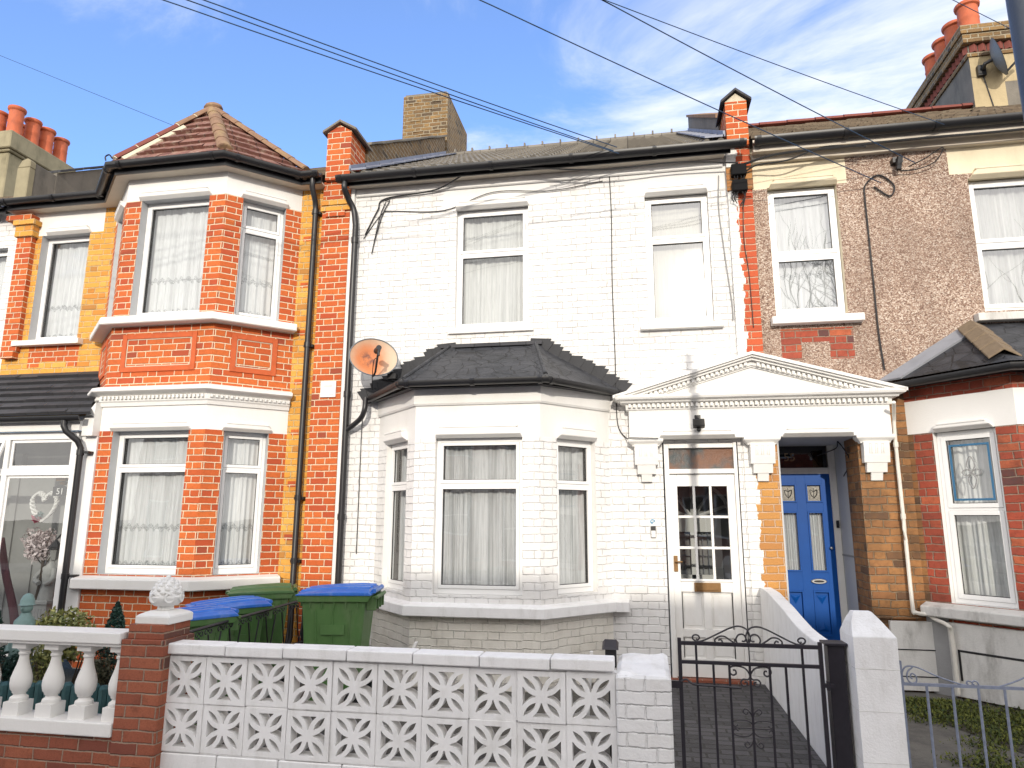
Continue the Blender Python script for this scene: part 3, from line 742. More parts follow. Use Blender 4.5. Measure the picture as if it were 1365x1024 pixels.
for fr, hs in ((LF[0], ((.2, .71, 5.38), (.2, .69, 2.56))), (LF[1], ((.21, 1.12, 5.38), (.17, 1.13, 2.56))), (LF[2], ((.2, .71, 5.38), (.2, .69, 2.56)))):
    for a, b, z in hs: cm = MB(); hood(cm, fr, a-.03, b+.03, z, .075, .022); cm.build('lintel_moulding', 'white', H, bevel=.004)
cm = MB(); hood(cm, FAC, FARWIN[0]+.08, FARWIN[1]+.02, 5.33, .075, .022); cm.build('lintel_moulding', 'white', H, bevel=.004)
W = window(H, LF[1], up_f[0], up_f[1], up_f[2], up_f[3], None, -.11, 'net', 'glass')
W = window(H, LF[2], *up_r, 5.03, -.11, 'net', 'glass')
W = window(H, LF[0], *up_r, 5.03, -.11, 'net', 'glass')
W = window(H, LF[1], lo_f[0], lo_f[1], lo_f[2]-.0, lo_f[3], 2.14, -.11, 'net', 'glass', bottom=.07, tied=True)
W = window(H, LF[2], *lo_r, 2.14, -.11, 'net', 'glass', bottom=.07)
W = window(H, LF[0], *lo_r, 2.14, -.11, 'net', 'glass', bottom=.07)
W = window(H, FAC, *FARWIN, None, -.11, 'net', 'glass'); sill(W, FAC, -8.0, -7.0, 3.78, 3.85, .09)
# silhouettes of small ornaments on the front ledge
# fascia, soffit and gutter
EP = [(-8.3, 0)]+LB+[(-3.74, 0)]
sm = MB(); sm.sweep(EP, [(-.02, 5.66), (.15, 5.66), (.15, 5.68), (-.02, 5.68)]); sm.build('soffit', 'soffit', H)
sm = MB(); sm.sweep(EP, [(.151, 5.655), (.171, 5.655), (.171, 5.79), (.151, 5.79)]); sm.build('fascia', 'black', H)
EPo = EP
sm = MB(); gutter(sm, EP, 5.76, .055, .232); brackets(sm, EP, 5.76, .055, .232, .7); sm.build('gutter', 'black', H, smooth=True)
# downpipe
dm = MB(); dm.tube([(-3.84, -.2, 5.7), (-3.84, -.2, 5.6), (-3.84, -.1, 5.45), (-3.84, -.075, 5.35), (-3.84, -.075, .3), (-3.84, -.11, .2), (-3.84, -.2, .15)], .034, 12)
for z in (5.3, 3.6, 1.8, 1.1): dm.box(-3.9, -3.78, -.06, -.0, z, z+.03); dm.tube([(-3.84, -.075, z-.01), (-3.84, -.075, z+.05)], .041, 12)
dm.build('downpipe', 'black', H, smooth=True)
# party pilasters
pm = MB(); pm.box(-3.755, -3.395, -.06, -.0, 0, 5.72, 0)
pm.box(-3.765, -3.385, -.085, -.06, 5.32, 5.46, 1); pm.box(-3.7, -3.45, -.085, -.06, 5.245, 5.32, 0); pm.box(-3.755, -3.395, -.1, -.085, 5.39, 5.46, 1)
pm.box(-3.72, -3.4, -.11, .34, 5.72, 6.36, 0)
pm.prism([(-3.72, 6.36), (-3.4, 6.36), (-3.56, 6.46)], -.11, .34, 0)
pm.build('pilaster', ['red', 'yellow'], H)
pm = MB(); pm.box(-3.394, -3.345, -.05, -.0, 0, 5.6); pm.build('painted_strip', 'white', H)
def parapet(parent, x0, x1, mat, capm, z0=.42, y1=3.9, frontcap=True):
    yb = .34; f = lambda y: 5.72+.62*(y+.1)
    b = MB(); b.prismx([(yb, f(yb)-.1), (y1, f(y1)-.1), (y1, f(y1)+z0), (yb, f(yb)+z0)], x0, x1); b.build('parapet_wall', mat, parent)
    c = MB()
    xm = (x0+x1)/2
    if frontcap:
        for s_, xa in ((0, x0-.05), (1, x1+.05)):
            c.prism([(xa, 6.36-.02), (xm, 6.48-.005), (xm, 6.51), (xa, 6.375)] if s_ == 0 else [(xm, 6.475), (xa, 6.34), (xa, 6.375), (xm, 6.51)], -.16, .4)
    n = 9
    for k in range(n):
        ya, yb2 = yb+(y1-yb)*k/n, yb+(y1-yb)*(k+1)/n-.012; j = random.uniform(0, .015)
        c.prismx([(ya, f(ya)+z0+j), (yb2, f(yb2)+z0+j), (yb2, f(yb2)+z0+.04+j), (ya, f(ya)+z0+.04+j)], x0-.05, x1+.05)
    c.build('coping', capm, parent, bevel=.004)
parapet(H, -3.72, -3.37, 'stock', 'darkrender')
# far party pilaster and rendered parapet
pm = MB(); pm.box(-8.16, -7.93, -.07, -.0, 3.72, 5.3, 0); pm.box(-8.18, -7.9, -.1, -.0, 5.3, 5.46, 1); pm.box(-8.2, -7.87, -.13, 0, 5.46, 5.53, 1); pm.box(-8.32, -7.92, -.13, 0, 5.53, 5.6, 0)
pm.box(-8.14, -7.95, -.09, 0, 3.62, 3.72, 0); pm.build('pilaster', ['red', 'yellow'], H)
pm = MB(); pm.box(-8.3, -8.1, -.1, .0, 5.8, 6.32); pm.box(-8.285, -8.105, .0, .36, 5.8, 6.42, 1); pm.prism([(-8.3, 6.32), (-8.1, 6.32), (-8.1, 6.42), (-8.16, 6.46), (-8.24, 6.43)], -.1, .0); pm.build('parapet_pier', ['paleconc', 'darkrender'], H, bevel=.01)  # pale front and darker rear box colour in the lit and shaded faces
parapet(H, -8.28, -8.1, 'darkrender', 'slate', .46, frontcap=False)
# main roof, turret roof
rm = MB(); courses(rm, (-8.1, -.17, 5.74), (-3.74, -.17, 5.74), (-8.1, 4, 8.27), (-3.74, 4, 8.27), 16, .02, 0, .27)
rm.poly([(-8.3, 4, 8.27), (-3.4, 4, 8.27), (-3.4, 9, 5.4), (-8.3, 9, 5.4)], 0)
R = rm.build('roof', ['tileold'], H, recalc=False)
def offs(P, d):
    mbx = []; Q = [V((x, y, 0)) for x, y in P]
    for i in range(len(Q)):
        ns = []
        if i > 0: t = (Q[i]-Q[i-1]).normalized(); ns.append(V((t.y, -t.x, 0)))
        if i < len(Q)-1: t = (Q[i+1]-Q[i]).normalized(); ns.append(V((t.y, -t.x, 0)))
        if len(ns) == 1: N = ns[0]
        else: N = (ns[0]+ns[1]).normalized(); N = N/N.dot(ns[0])
        mbx.append(Q[i]+N*d)
    return mbx
O = offs(LB, .2); ap = V((-5.4, -.06, 6.9)); O = [V((p.x, p.y, 5.79)) for p in O]
rm = MB()
for a, b in zip(O, O[1:]): courses(rm, a, b, ap, ap, 8, .03, 0, .25, jit=.6)
rm.poly([ap, O[0], (-6.6, 1.8, 5.8), (-5.4, 1.9, 6.9)]); rm.poly([ap, O[3], (-4.1, 1.8, 5.8), (-5.4, 1.9, 6.9)])
R = rm.build('turret_roof', ['tilered'], H, recalc=False)
for q, (p, mm) in enumerate(((O[0], 'ridge'), (O[1], 'ridgered'), (O[2], 'ridge'), (O[3], 'ridge'))):
    hm = MB(); st = p+(ap-p)*.03+V((0, 0, .02)); 
    if q == 1:
        mid = st.lerp(ap, .62); ridge_tiles(hm, st, mid, .075, .3); ridge_tiles(hm, mid, ap, .085, .3, 2)
        dl = (ap-p); side = dl.cross(V((0, 0, 1))).normalized()
        ww = V((.78, -.0, -.0)); hm.tube([st+V((.1, .0, -.015)), mid+V((.1, 0, -.015))], .05, 6, 1)
        hm.build('hip_tiles', ['ridgered', 'mortar', 'ridge'], R, smooth=True)
    else: ridge_tiles(hm, st, ap, .085, .26, 0, 1); hm.build('hip_tiles', ['ridge', 'ridge'], R, smooth=True)
fm_ = MB(); fm_.sphere((ap.x, ap.y, ap.z+.03), .1, 6, 0, (1.3, 1, .7)); fm_.build('finial_cap', 'ridge', R, smooth=True)
hk = MB(); hk.tube(cat([(O[1].x-.02, O[1].y, 5.86), (O[1].x-.05, O[1].y-.02, 5.9), (O[1].x-.1, O[1].y-.02, 5.88), (O[1].x-.09, O[1].y-.02, 5.83)]), .009, 6); hk.build('hip_iron', 'iron', R)

# porch of the left house
P1 = MB(); courses(P1, (-9.6, -.78, 2.74), (-6.05, -.78, 2.74), (-9.6, 0, 3.42), (-6.66, 0, 3.42), 7, .03, 0, .3, jit=.5); 
P1.poly([(-9.6, -.78, 2.72), (-6.05, -.78, 2.72), (-6.1, -.6, 2.72), (-6.7, 0, 2.72), (-9.6, 0, 2.72)], 0)
PR = P1.build('porch_roof', ['slate'], H, recalc=False)
g2 = MB(); gutter(g2, [(-9.6, -.78), (-6.12, -.78)], 2.7, .05, .055); g2.build('gutter', 'black', PR, smooth=True)
g2 = MB(); g2.box(-9.6, -6.2, -.76, -.7, 2.56, 2.69); g2.prism([(-6.2, 2.5), (-6.06, 2.5), (-6.06, 2.88), (-6.2, 2.7)], -.72, -.6); g2.build('fascia', 'white', PR)
fr = Fr((-9.6, -.65), (-6.0, -.65)); b = MB()
def X(x): return x+9.6
for (a, c, z0, z1) in ((-9.6, -6.27, 2.47, 2.56), (-9.6, -6.27, 2.06, 2.14), (-6.335, -6.27, .1, 2.06), (-6.335, -6.27, 2.14, 2.47), (-7.235, -7.165, .18, 2.06), (-7.235, -7.175, 2.14, 2.47), (-9.6, -6.335, .1, .18), (-8.3, -8.2, .18, 2.06), (-8.3, -8.2, 2.14, 2.47)):
    b.box(a, c, -.68, -.62, z0, z1)
b.box(-7.165, -6.335, -.662, -.64, 2.14, 2.175); b.box(-7.165, -6.335, -.662, -.64, 2.435, 2.47); b.box(-7.165, -7.13, -.662, -.64, 2.175, 2.435); b.box(-6.37, -6.335, -.662, -.64, 2.175, 2.435)
b.box(-7.165, -6.335, -.655, -.64, 2.03, 2.06); b.box(-6.36, -6.335, -.655, -.64, .18, 2.03); b.box(-7.165, -7.14, -.655, -.64, .18, 2.03)
for xx in (-6.262,): b.box(xx, -6.06, -.64, -.6, .1, 2.5)
PF = b.build('porch_window_frame', 'upvc', H, bevel=.004)
for (a, c, z0, z1) in ((-7.13, -6.37, 2.175, 2.435), (-7.14, -6.36, .18, 2.03), (-8.2, -7.235, .18, 2.06), (-8.2, -7.235, 2.14, 2.47)):
    g2 = MB(); g2.poly([(a, -.648, z0), (c, -.648, z0), (c, -.648, z1), (a, -.648, z1)]); g2.build('pane', 'glassdk', PF, recalc=False)
v = MB(); v.box(-7.7, -7.24, -.8, -.775, 2.12, 2.155); v.box(-7.7, -7.24, -.69, -.665, 2.44, 2.475)
v.rings([[(-7.26, -.8, 2.12), (-7.23, -.8, 2.12), (-7.23, -.775, 2.12), (-7.26, -.775, 2.12)], [(-7.26, -.69, 2.47), (-7.23, -.69, 2.47), (-7.23, -.665, 2.47), (-7.26, -.665, 2.47)]])
v.build('open_vent', 'upvc', PF)
i_ = MB(); i_.poly([(-9.6, .3, .0), (-6.7, .3, .0), (-6.7, .3, 2.7), (-9.6, .3, 2.7)]); i_.poly([(-6.72, .3, 0), (-6.66, 0, 0), (-6.66, 0, 2.7), (-6.72, .3, 2.7)]); i_.box(-9.6, -6.1, -.6, .3, .08, .14)
i_.box(-8.0, -7.9, .22, .3, .14, 2.4); i_.box(-7.0, -6.9, .22, .3, .14, 2.4); i_.box(-7.9, -7.0, .24, .3, .14, 2.2); i_.box(-7.78, -7.55, .22, .24, .3, 1.0); i_.box(-7.4, -7.15, .22, .24, .3, 1.0)
i_.build('porch_interior', 'greywall', H)
dm = MB(); dm.tube([(-6.33, -.84, 2.66), (-6.33, -.84, 2.6), (-6.3, -.83, 2.54), (-6.22, -.74, 2.44), (-6.19, -.715, 2.36), (-6.19, -.715, .1)], .034, 12)
for z in (2.3, .95): dm.tube([(-6.19, -.715, z-.02), (-6.19, -.715, z+.04)], .041, 12); dm.box(-6.16, -6.08, -.72, -.64, z, z+.025)
dm.build('downpipe', 'black', H, smooth=True)
# vent plate on the pilaster
vp_ = MB(); vp_.box(-3.64, -3.45, -.078, -.06, 2.98, 3.17); vp_.box(-3.615, -3.475, -.084, -.078, 3.005, 3.145)
for k in range(4): vp_.box(-3.6, -3.49, -.088, -.084, 3.1+k*.009, 3.105+k*.009)
tag(vp_.build('wall_vent', 'upvc', None, bevel=.003), 'square white vent plate fixed to the narrow red brick pier', 'vent')

# things inside the porch
t = thing('wicker_heart', 'white twisted wicker heart hanging inside the glazed porch', 'decoration', (-6.66, -.5, 1.55))
hp = [(0, -.0), (.1, .08), (.165, .19), (.165, .28), (.1, .335), (.03, .31), (0, .25), (-.03, .31), (-.1, .335), (-.165, .28), (-.165, .19), (-.1, .08), (0, 0)]
pts = cat([(-6.66+x*.95, -.5, 1.55+z*.95) for x, z in hp], 5); hm = MB()
for k in range(3):
    q = []
    for i, p in enumerate(pts): a = i*.9+k*2.1; q.append(p+V((cos(a)*.016, sin(a)*.016, sin(a+.6)*.014)))
    hm.tube(q, .014, 6)
hm.build('wicker_hoop', 'white', t, smooth=True)
hm = MB(); leaves(hm, (-6.7, -.53, 1.57), (.07, .04, .06), 60, .03, 0, False, 3); hm.build('ribbon_flower', 'pink', t)
hm = MB(); leaves(hm, (-6.68, -.53, 1.62), (.05, .04, .05), 30, .03, 0, False, 4); hm.build('leaf_spray', 'tealstone', t)
t = thing('blossom_tree', 'artificial pale pink blossom tree standing inside the glazed porch', 'artificial tree', (-6.68, -.4, .14))
hm = MB(); hm.tube(cat([(-6.68, -.4, .14), (-6.66, -.4, .6), (-6.62, -.4, 1.0), (-6.66, -.4, 1.3)]), .018, 7); 
for a in range(7): hm.tube(cat([(-6.63, -.4, .95+.05*a), (-6.65+.1*cos(a*2), -.4+.06*sin(a*2), 1.12+.03*a), (-6.66+.2*cos(a*2), -.4+.1*sin(a*2), 1.22+.04*a)]), .006, 4)
hm.build('trunk', 'bark', t, smooth=True)
hm = MB(); leaves(hm, (-6.7, -.4, 1.27), (.27, .17, .24), 750, .03, 0, False, 5); hm.build('crown', 'blossom', t)
t = thing('statue', 'pale stone statue of a draped figure on a ribbed plinth inside the porch', 'statue', (-6.47, -.35, .14))
hm = MB(); hm.box(-6.58, -6.38, -.45, -.25, .14, .62)
for k in range(5): hm.box(-6.575+k*.04, -6.555+k*.04, -.458, -.45, .2, .58)
hm.box(-6.6, -6.36, -.47, -.23, .62, .66); hm.build('plinth', 'statue', t, bevel=.005)
hm = MB(); R = []
for z, r, ox in ((.66, .1, 0), (.75, .1, .0), (.85, .075, .01), (.95, .09, -.01), (1.02, .085, 0), (1.07, .04, 0), (1.09, .035, 0), (1.12, .055, 0), (1.17, .05, .0), (1.2, .02, 0)):
    R.append([(-6.48+ox+r*(1+.12*sin(5*a+z*30))*cos(a), -.35+r*.8*(1+.12*sin(5*a+z*30))*sin(a), z) for a in [2*pi*q/20 for q in range(20)]])
hm.rings(R); hm.tube(cat([(-6.55, -.37, 1.0), (-6.6, -.42, .9), (-6.52, -.45, .85)]), .028, 8); hm.tube(cat([(-6.41, -.37, 1.0), (-6.37, -.42, .9), (-6.44, -.45, .84)]), .028, 8); hm.build('figure', 'statue', t, smooth=True)
t = thing('coach_lantern', 'small black coach lantern fixed beside the statue in the porch', 'lantern', (-6.42, -.5, 1.1))
hm = MB(); hm.lathe([(.012, .24), (.07, .16), (.085, .15), (.085, .14)], (-6.42, -.52, 1.1), 6); hm.build('hood', 'black', t)
hm = MB(); hm.lathe([(.05, .14), (.035, .02), (.0, .0)], (-6.42, -.52, 1.1), 6); hm.build('lamp_glass', 'greywall', t)
hm = MB(); hm.tube([(-6.42, -.52, 1.34), (-6.38, -.5, 1.4), (-6.3, -.5, 1.42)], .01, 6); hm.build('bracket', 'black', t)
t = thing('number_plate', 'dark house number plate reading 51 behind the porch glass', 'number plate', (-6.43, -.6, 1.9))
hm = MB(); hm.prism([(-6.53, 1.83), (-6.345, 1.83), (-6.345, 1.93), (-6.43, 1.96), (-6.53, 1.93)], -.606, -.6); hm.build('plate', 'black', t)
text('number', '51', .1, (-6.43, -.609, 1.878), 'white', t)
hm = MB(); hm.box(-6.52, -6.4, -.6, -.5, 2.0, 2.06); hm.lathe([(.03, 0), (.045, .03), (.0, .05)], (-6.46, -.55, 1.955), 8); tag(hm.build('porch_sensor_light', 'brass', None), 'small bronze light above the number plate in the porch', 'porch light')
hm = MB(); hm.tube(cat([(-7.3, -.5, 1.35), (-7.17, -.5, .95), (-7.02, -.5, .6), (-6.93, -.5, .3)]), .035, 8, 0, 1.3); leaves(hm, (-6.82, -.5, .36), (.2, .08, .1), 200, .04, 0, False, 8)
tag(hm.build('furled_umbrella', 'burgundy', None, smooth=True), 'burgundy furled umbrella leaning behind the porch glass', 'umbrella')
hm = MB()
for x, r in ((-6.36, .0),): pass
# ================================================================== FAR LEFT NEIGHBOUR
N = thing('terraced_house', 'white painted terraced house cut off by the left edge, with tall chimney of orange pots', 'house', (-10.6, 0, 0), 'terraced houses in the row')
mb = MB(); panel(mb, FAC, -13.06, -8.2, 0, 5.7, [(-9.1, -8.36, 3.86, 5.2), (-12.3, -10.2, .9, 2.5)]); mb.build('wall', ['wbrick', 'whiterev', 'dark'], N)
W = window(N, FAC, -9.1, -8.36, 3.86, 5.2, None, -.1, 'net'); sill(W, FAC, -9.2, -8.26, 3.78, 3.85, .09)
W = window(N, FAC, -12.3, -10.2, .9, 2.5, 2.1, -.1, 'net')
mb = MB(); courses(mb, (-13.1, -.17, 5.74), (-8.4, -.17, 5.74), (-13.1, 4, 8.27), (-8.4, 4, 8.27), 16, .02); mb.poly([(-13.1, 4, 8.27), (-8.3, 4, 8.27), (-8.3, 9, 5.4), (-13.1, 9, 5.4)]); mb.build('roof', 'tileold', N, recalc=False)
mb = MB(); gutter(mb, [(-13.1, 0), (-8.3, 0)], 5.72, .055, .232); mb.box(-13.1, -8.3, -.17, -.15, 5.62, 5.78); mb.build('gutter', 'black', N, smooth=True)
cx0, cx1, cy0, cy1 = -13.9, -13.0, 3.85, 5.4
mb = MB(); mb.box(cx0, cx1, cy0, cy1, 7.6, 9.24); mb.box(cx0-.05, cx1+.05, cy0-.05, cy1+.05, 9.24, 9.3); mb.box(cx0-.1, cx1+.1, cy0-.1, cy1+.1, 9.3, 9.7)
CH = mb.build('chimney', 'paleconc', N, bevel=.02)
def pot(parent, x, y, z, h=.62, r=.16, tilt=0):
    p = MB(); p.lathe([(r*.95, 0), (r*.93, .03), (r*.86, .06), (r*.83, h*.45), (r*.88, h*.5), (r*.83, h*.54), (r*.84, h*.86), (r, h*.9), (r*1.04, h*.97), (r, h), (r*.8, h), (r*.76, h*.8), (r*.7, h*.4)], (x, y, z), 20)
    return p.build('chimney_pot', 'terracotta', parent, smooth=True)
for k, y in enumerate((4.0, 4.42, 4.8, 5.2)): pot(CH, -13.12, y, 9.7, (.66, .62, .62, .6)[k], .17)
for k in range(3): pot(CH, -13.56, 4.0+k*.5, 9.7, .6, .17)

# ================================================================== MAIN HOUSE (white painted)
H = thing('terraced_house', 'white painted brick terraced house with a single-storey bay under a black hipped roof', 'house', (-1.1, 0, 0), 'terraced houses in the row')
MBP = [(-2.92, 0), (-2.25, -.72), (-.95, -.72), (-.3, 0)]
MF = [Fr(MBP[i], MBP[i+1]) for i in range(3)]
mb = MB()
W1 = (-2.05, -1.18, 3.74, 5.24); W2 = (.17, .87, 3.70, 5.23); DR = (.26, 1.03, .02, 2.39)
def mm_(u, z):
    if z > 5.24 and -2.22 < u < -.92: return 3
    if z > 5.23 and -.05 < u < 1.08: return 3
    if z > 5.6: return 3
    return 0
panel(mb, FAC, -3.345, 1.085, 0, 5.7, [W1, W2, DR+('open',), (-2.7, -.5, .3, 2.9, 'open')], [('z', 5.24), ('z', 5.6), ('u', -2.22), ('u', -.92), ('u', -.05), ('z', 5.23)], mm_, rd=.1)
for i, fr in enumerate(MF):
    hs = {0: [(.24, .80, .86, 2.40)], 1: [(.22, 1.12, .86, 2.40)], 2: [(.22, .76, .86, 2.40)]}[i]
    def fm(u, z): return 3 if z > 2.40 else (4 if z < .66 else 0)
    panel(mb, fr, 0, fr.L, 0, 2.95, hs, [('z', 2.40), ('z', .66)], fm, rd=.1, depth=.3)
wall = mb.build('wall', ['wbrick', 'white', 'dark', 'white', 'pbrick'], H)
mb = MB(); mb.sweep(MBP, [(-.02, 2.73), (.018, 2.735), (.03, 2.755), (.03, 2.93), (-.02, 2.93)]); mb.build('bay_frieze', 'white', H, bevel=.003)
mb = MB(); mb.sweep(MBP, [(-.02, .66), (.09, .66), (.1, .67), (.1, .755), (.09, .765), (-.02, .79)])
# the cill runs past the bay onto the wall
mb.prismx([(-.0, .66), (-.11, .66), (-.11, .76), (-.0, .78)], -.33, -.13); mb.build('bay_cill', 'whiteblk', H, bevel=.005)
lm_ = MB(); hood(lm_, MF[1], .22, 1.12, 2.40, .1, .03); lm_.build('lintel_moulding', 'white', H, bevel=.004)
lm_ = MB(); hood(lm_, MF[2], .22, .76, 2.40, .1, .03); lm_.build('lintel_moulding', 'white', H, bevel=.004)
lm_ = MB(); hood(lm_, MF[0], .24, .80, 2.40, .1, .03); lm_.build('lintel_moulding', 'white', H, bevel=.004)
lm_ = MB(); hood(lm_, FAC, -2.06, -1.17, 5.23, .075, .025); lm_.build('lintel_moulding', 'white', H, bevel=.004)
lm_ = MB(); hood(lm_, FAC, .17, .87, 5.22, .07, .025); lm_.build('lintel_moulding', 'white', H, bevel=.004)
W = window(H, MF[1], .222, 1.118, .862, 2.398, 1.93, -.06, 'netgrey', 'glass', bottom=.06, curtain_amp=.02)
W = window(H, MF[2], .222, .758, .862, 2.398, 1.93, -.06, 'netgrey', 'glass', bottom=.06, fw=.045, curtain_amp=.02)
W = window(H, MF[0], .242, .798, .862, 2.398, 1.93, -.06, 'netgrey', 'glass', bottom=.06, fw=.045, curtain_amp=.02)
W = window(H, FAC, -2.048, -1.182, 3.742, 5.23, 4.68, -.06, 'netfloral', 'glass', bottom=.055)
sill(W, FAC, -2.12, -1.12, 3.69, 3.75, .035)
W = window(H, FAC, .172, .868, 3.702, 5.22, 4.70, -.06, 'blind', 'glassup', mat='wood', bottom=.06, curtain_amp=.004)
sill(W, FAC, .08, .96, 3.63, 3.69, .07)
# front door
D_ = MB()
for q in ((.275, .325, .02, 2.39), (.985, 1.02, .02, 2.39), (.325, .985, 2.33, 2.39), (.325, .985, 2.06, 2.11)): D_.box(q[0], q[1], .0, .09, q[2], q[3])
DF = D_.build('door_frame', 'wood', H, bevel=.004)
g2 = MB(); g2.poly([(.325, .04, 2.11), (.985, .04, 2.11), (.985, .04, 2.33), (.325, .04, 2.33)]); g2.build('fanlight', 'obscure', DF, recalc=False)
d = MB(); x0, x1 = .325, .985
for q in ((x0, .40, .04, 2.055), (.905, x1, .04, 2.055), (.40, .905, 1.93, 2.055), (.40, .905, .86, .985), (.40, .905, .04, .22), (.40, .905, .42, .5), (.615, .69, .22, .42), (.615, .69, .5, .86)): d.box(q[0], q[1], .03, .07, q[2], q[3])
for k in (1, 2):
    xx = .40+.505*k/3; d.box(xx-.013, xx+.013, .032, .066, .985, 1.93)
    z_ = .985+.945*k/3; d.box(.40, .905, .034, .064, z_-.013, z_+.013)
d.box(.41, .895, .052, .06, .05, .87)
d.box(.39, .915, .018, .03, .965, .99)
for (a, b) in ((.40, .615), (.69, .905)):
    d.box(a+.02, b-.02, .046, .056, .53, .83); d.box(a+.02, b-.02, .046, .056, .24, .4)
DO = d.build('front_door', 'wood', H, bevel=.005)
g2 = MB(); g2.poly([(.4, .05, .985), (.905, .05, .985), (.905, .05, 1.93), (.4, .05, 1.93)]); g2.build('pane', 'glassdk', DO, recalc=False)
b = MB(); b.box(.53, .79, .012, .03, .865, .955); b.box(.55, .77, .006, .012, .88, .935); b.build('letterbox', 'brass', DO, bevel=.003)
b = MB(); b.box(.335, .375, .02, .03, 1.06, 1.22); b.tube([(.355, .03, 1.16), (.355, -.01, 1.16), (.42, -.015, 1.16)], .009, 8); b.build('handle', 'brass', DO, bevel=.002)
# inner lobby seen through the glazed door: inner door with leaded lights and fan
b = MB(); b.poly([(.2, .8, 0), (1.1, .8, 0), (1.1, .8, 2.5), (.2, .8, 2.5)], 1); b.box(.14, .25, .1, .8, 0, 2.45, 2); b.box(1.04, 1.1, .1, .8, 0, 2.45, 2); b.box(.2, 1.08, .1, .8, 2.4, 2.46, 2); b.box(.2, 1.08, .1, .8, -.02, .03, 2)
for (a, c, e, f_) in ((.28, .36, .03, 1.6), (.82, .9, .03, 1.6), (.36, .82, 1.45, 1.6), (.36, .82, .85, .98), (.36, .82, .03, .2), (.56, .62, .2, 1.45)): b.box(a, c, .72, .79, e, f_, 0)
for k in range(5): a = .35+k*.6; b.tube([(.59, .74, 1.6), (.59+.42*cos(a), .74, 1.6+.42*sin(a))], .018, 4, 0)
b.tube([(.59+.42*cos(a), .74, 1.6+.42*sin(a)) for a in [pi*k/12 for k in range(13)]], .022, 5, 0)
for k in range(4): b.box(.36, .82, .755, .765, 1.07+.11*k, 1.08+.11*k, 2)
for x in (.43, .49, .69, .75): b.box(x, x+.008, .755, .765, .98, 1.45, 2)
b.build('lobby', ['wood', 'greywall', 'slab'], H)
# skirting strip joint / doorstep
b = MB(); b.box(.24, 1.06, -.07, .1, -.02, .035); b.build('doorstep', 'gardenred', H, bevel=.004)
# eaves
b = MB(); b.box(-3.4, 1.06, -.16, .0, 5.6, 5.62); b.build('soffit', 'soffit', H)
b = MB(); b.prism([(-3.34, 5.5), (1.05, 5.5), (1.05, 5.6), (-3.34, 5.6)], -.03, 0); b.build('eaves_board', 'white', H, bevel=.01)
b = MB(); b.box(-3.42, 1.12, -.18, -.16, 5.58, 5.7); b.build('fascia', 'black', H)
EPm = [(-3.5, 0), (1.28, 0)]
b = MB(); gutter(b, EPm, 5.66, .062, .24); brackets(b, EPm, 5.66, .062, .24, .9); b.build('gutter', 'black', H, smooth=True)
b = MB(); b.tube(cat([(-3.4, -.23, 5.62), (-3.4, -.23, 5.52), (-3.38, -.14, 5.42), (-3.33, -.085, 5.3), (-3.3, -.08, 5.1)])+[V((-3.3, -.08, .1))], .036, 12)
for z in (4.9, 3.0, 1.6): b.tube([(-3.3, -.08, z-.03), (-3.3, -.08, z+.04)], .044, 12)
b.tube(cat([(-3.04, -.16, 2.94), (-3.04, -.18, 2.8), (-3.1, -.15, 2.7), (-3.26, -.09, 2.6), (-3.3, -.08, 2.57)]), .03, 10)
b.build('downpipe', 'black', H, smooth=True)
b = MB(); courses(b, (-3.33, -.2, 5.7), (1.08, -.2, 5.7), (-3.33, 4, 8.25), (1.08, 4, 8.25), 15, .022, 0, .3, roll=.03, rollp=.15)
b.poly([(-3.4, 4, 8.27), (1.2, 4, 8.27), (1.2, 9, 5.4), (-3.4, 9, 5.4)], 0)
R = b.build('roof', ['tilegrey'], H, smooth=False, recalc=False)
b = MB(); b.tube([(-3.3, 4, 8.27), (1.05, 4, 8.27)], .07, 8); 
for k in range(14): x = -3.2+k*.33; b.box(x, x+.03, 3.93, 3.99, 8.3, 8.37)
b.build('ridge_tiles', 'tilegrey', R)
# lead flashings beside the parapets
def flash(x0, x1, mat):
    b = MB(); f = lambda y: 5.72+.607*(y+.2)
    for k in range(9):
        y0, y1 = -.2+k*.46, -.2+(k+1)*.46-.02
        b.prismx([(y0, f(y0)+.05), (y1, f(y1)+.05), (y1, f(y1)+.065), (y0, f(y0)+.075)], x0, x1)
        xa = x0 if x0 < -1 else x1
        b.prismx([(y0, f(y0)+.05), (y1, f(y1)+.05), (y1, f(y1)+.12), (y0, f(y0)+.12)], xa-.012, xa+.012)
    b.build('lead_flashing', mat, R)
flash(-3.36, -3.15, 'lead'); flash(.85, 1.06, 'lead')
# truncated stock brick chimney on the left party wall
b = MB(); b.box(-4.25, -3.36, 4.0, 5.5, 7.6, 9.62)
for k in range(60):
    s_ = random.choice((0, 1)); z = 8.0+.0757*random.randrange(21); 
    if s_: x = random.uniform(-4.2, -3.6); b.box(x, x+.2, 3.99-.0, 4.0, z+.005, z+.07)
b.box(-4.22, -3.4, 4.02, 5.4, 9.62, 9.66, 1)
b.build('chimney', ['stock', 'darkrender'], H)
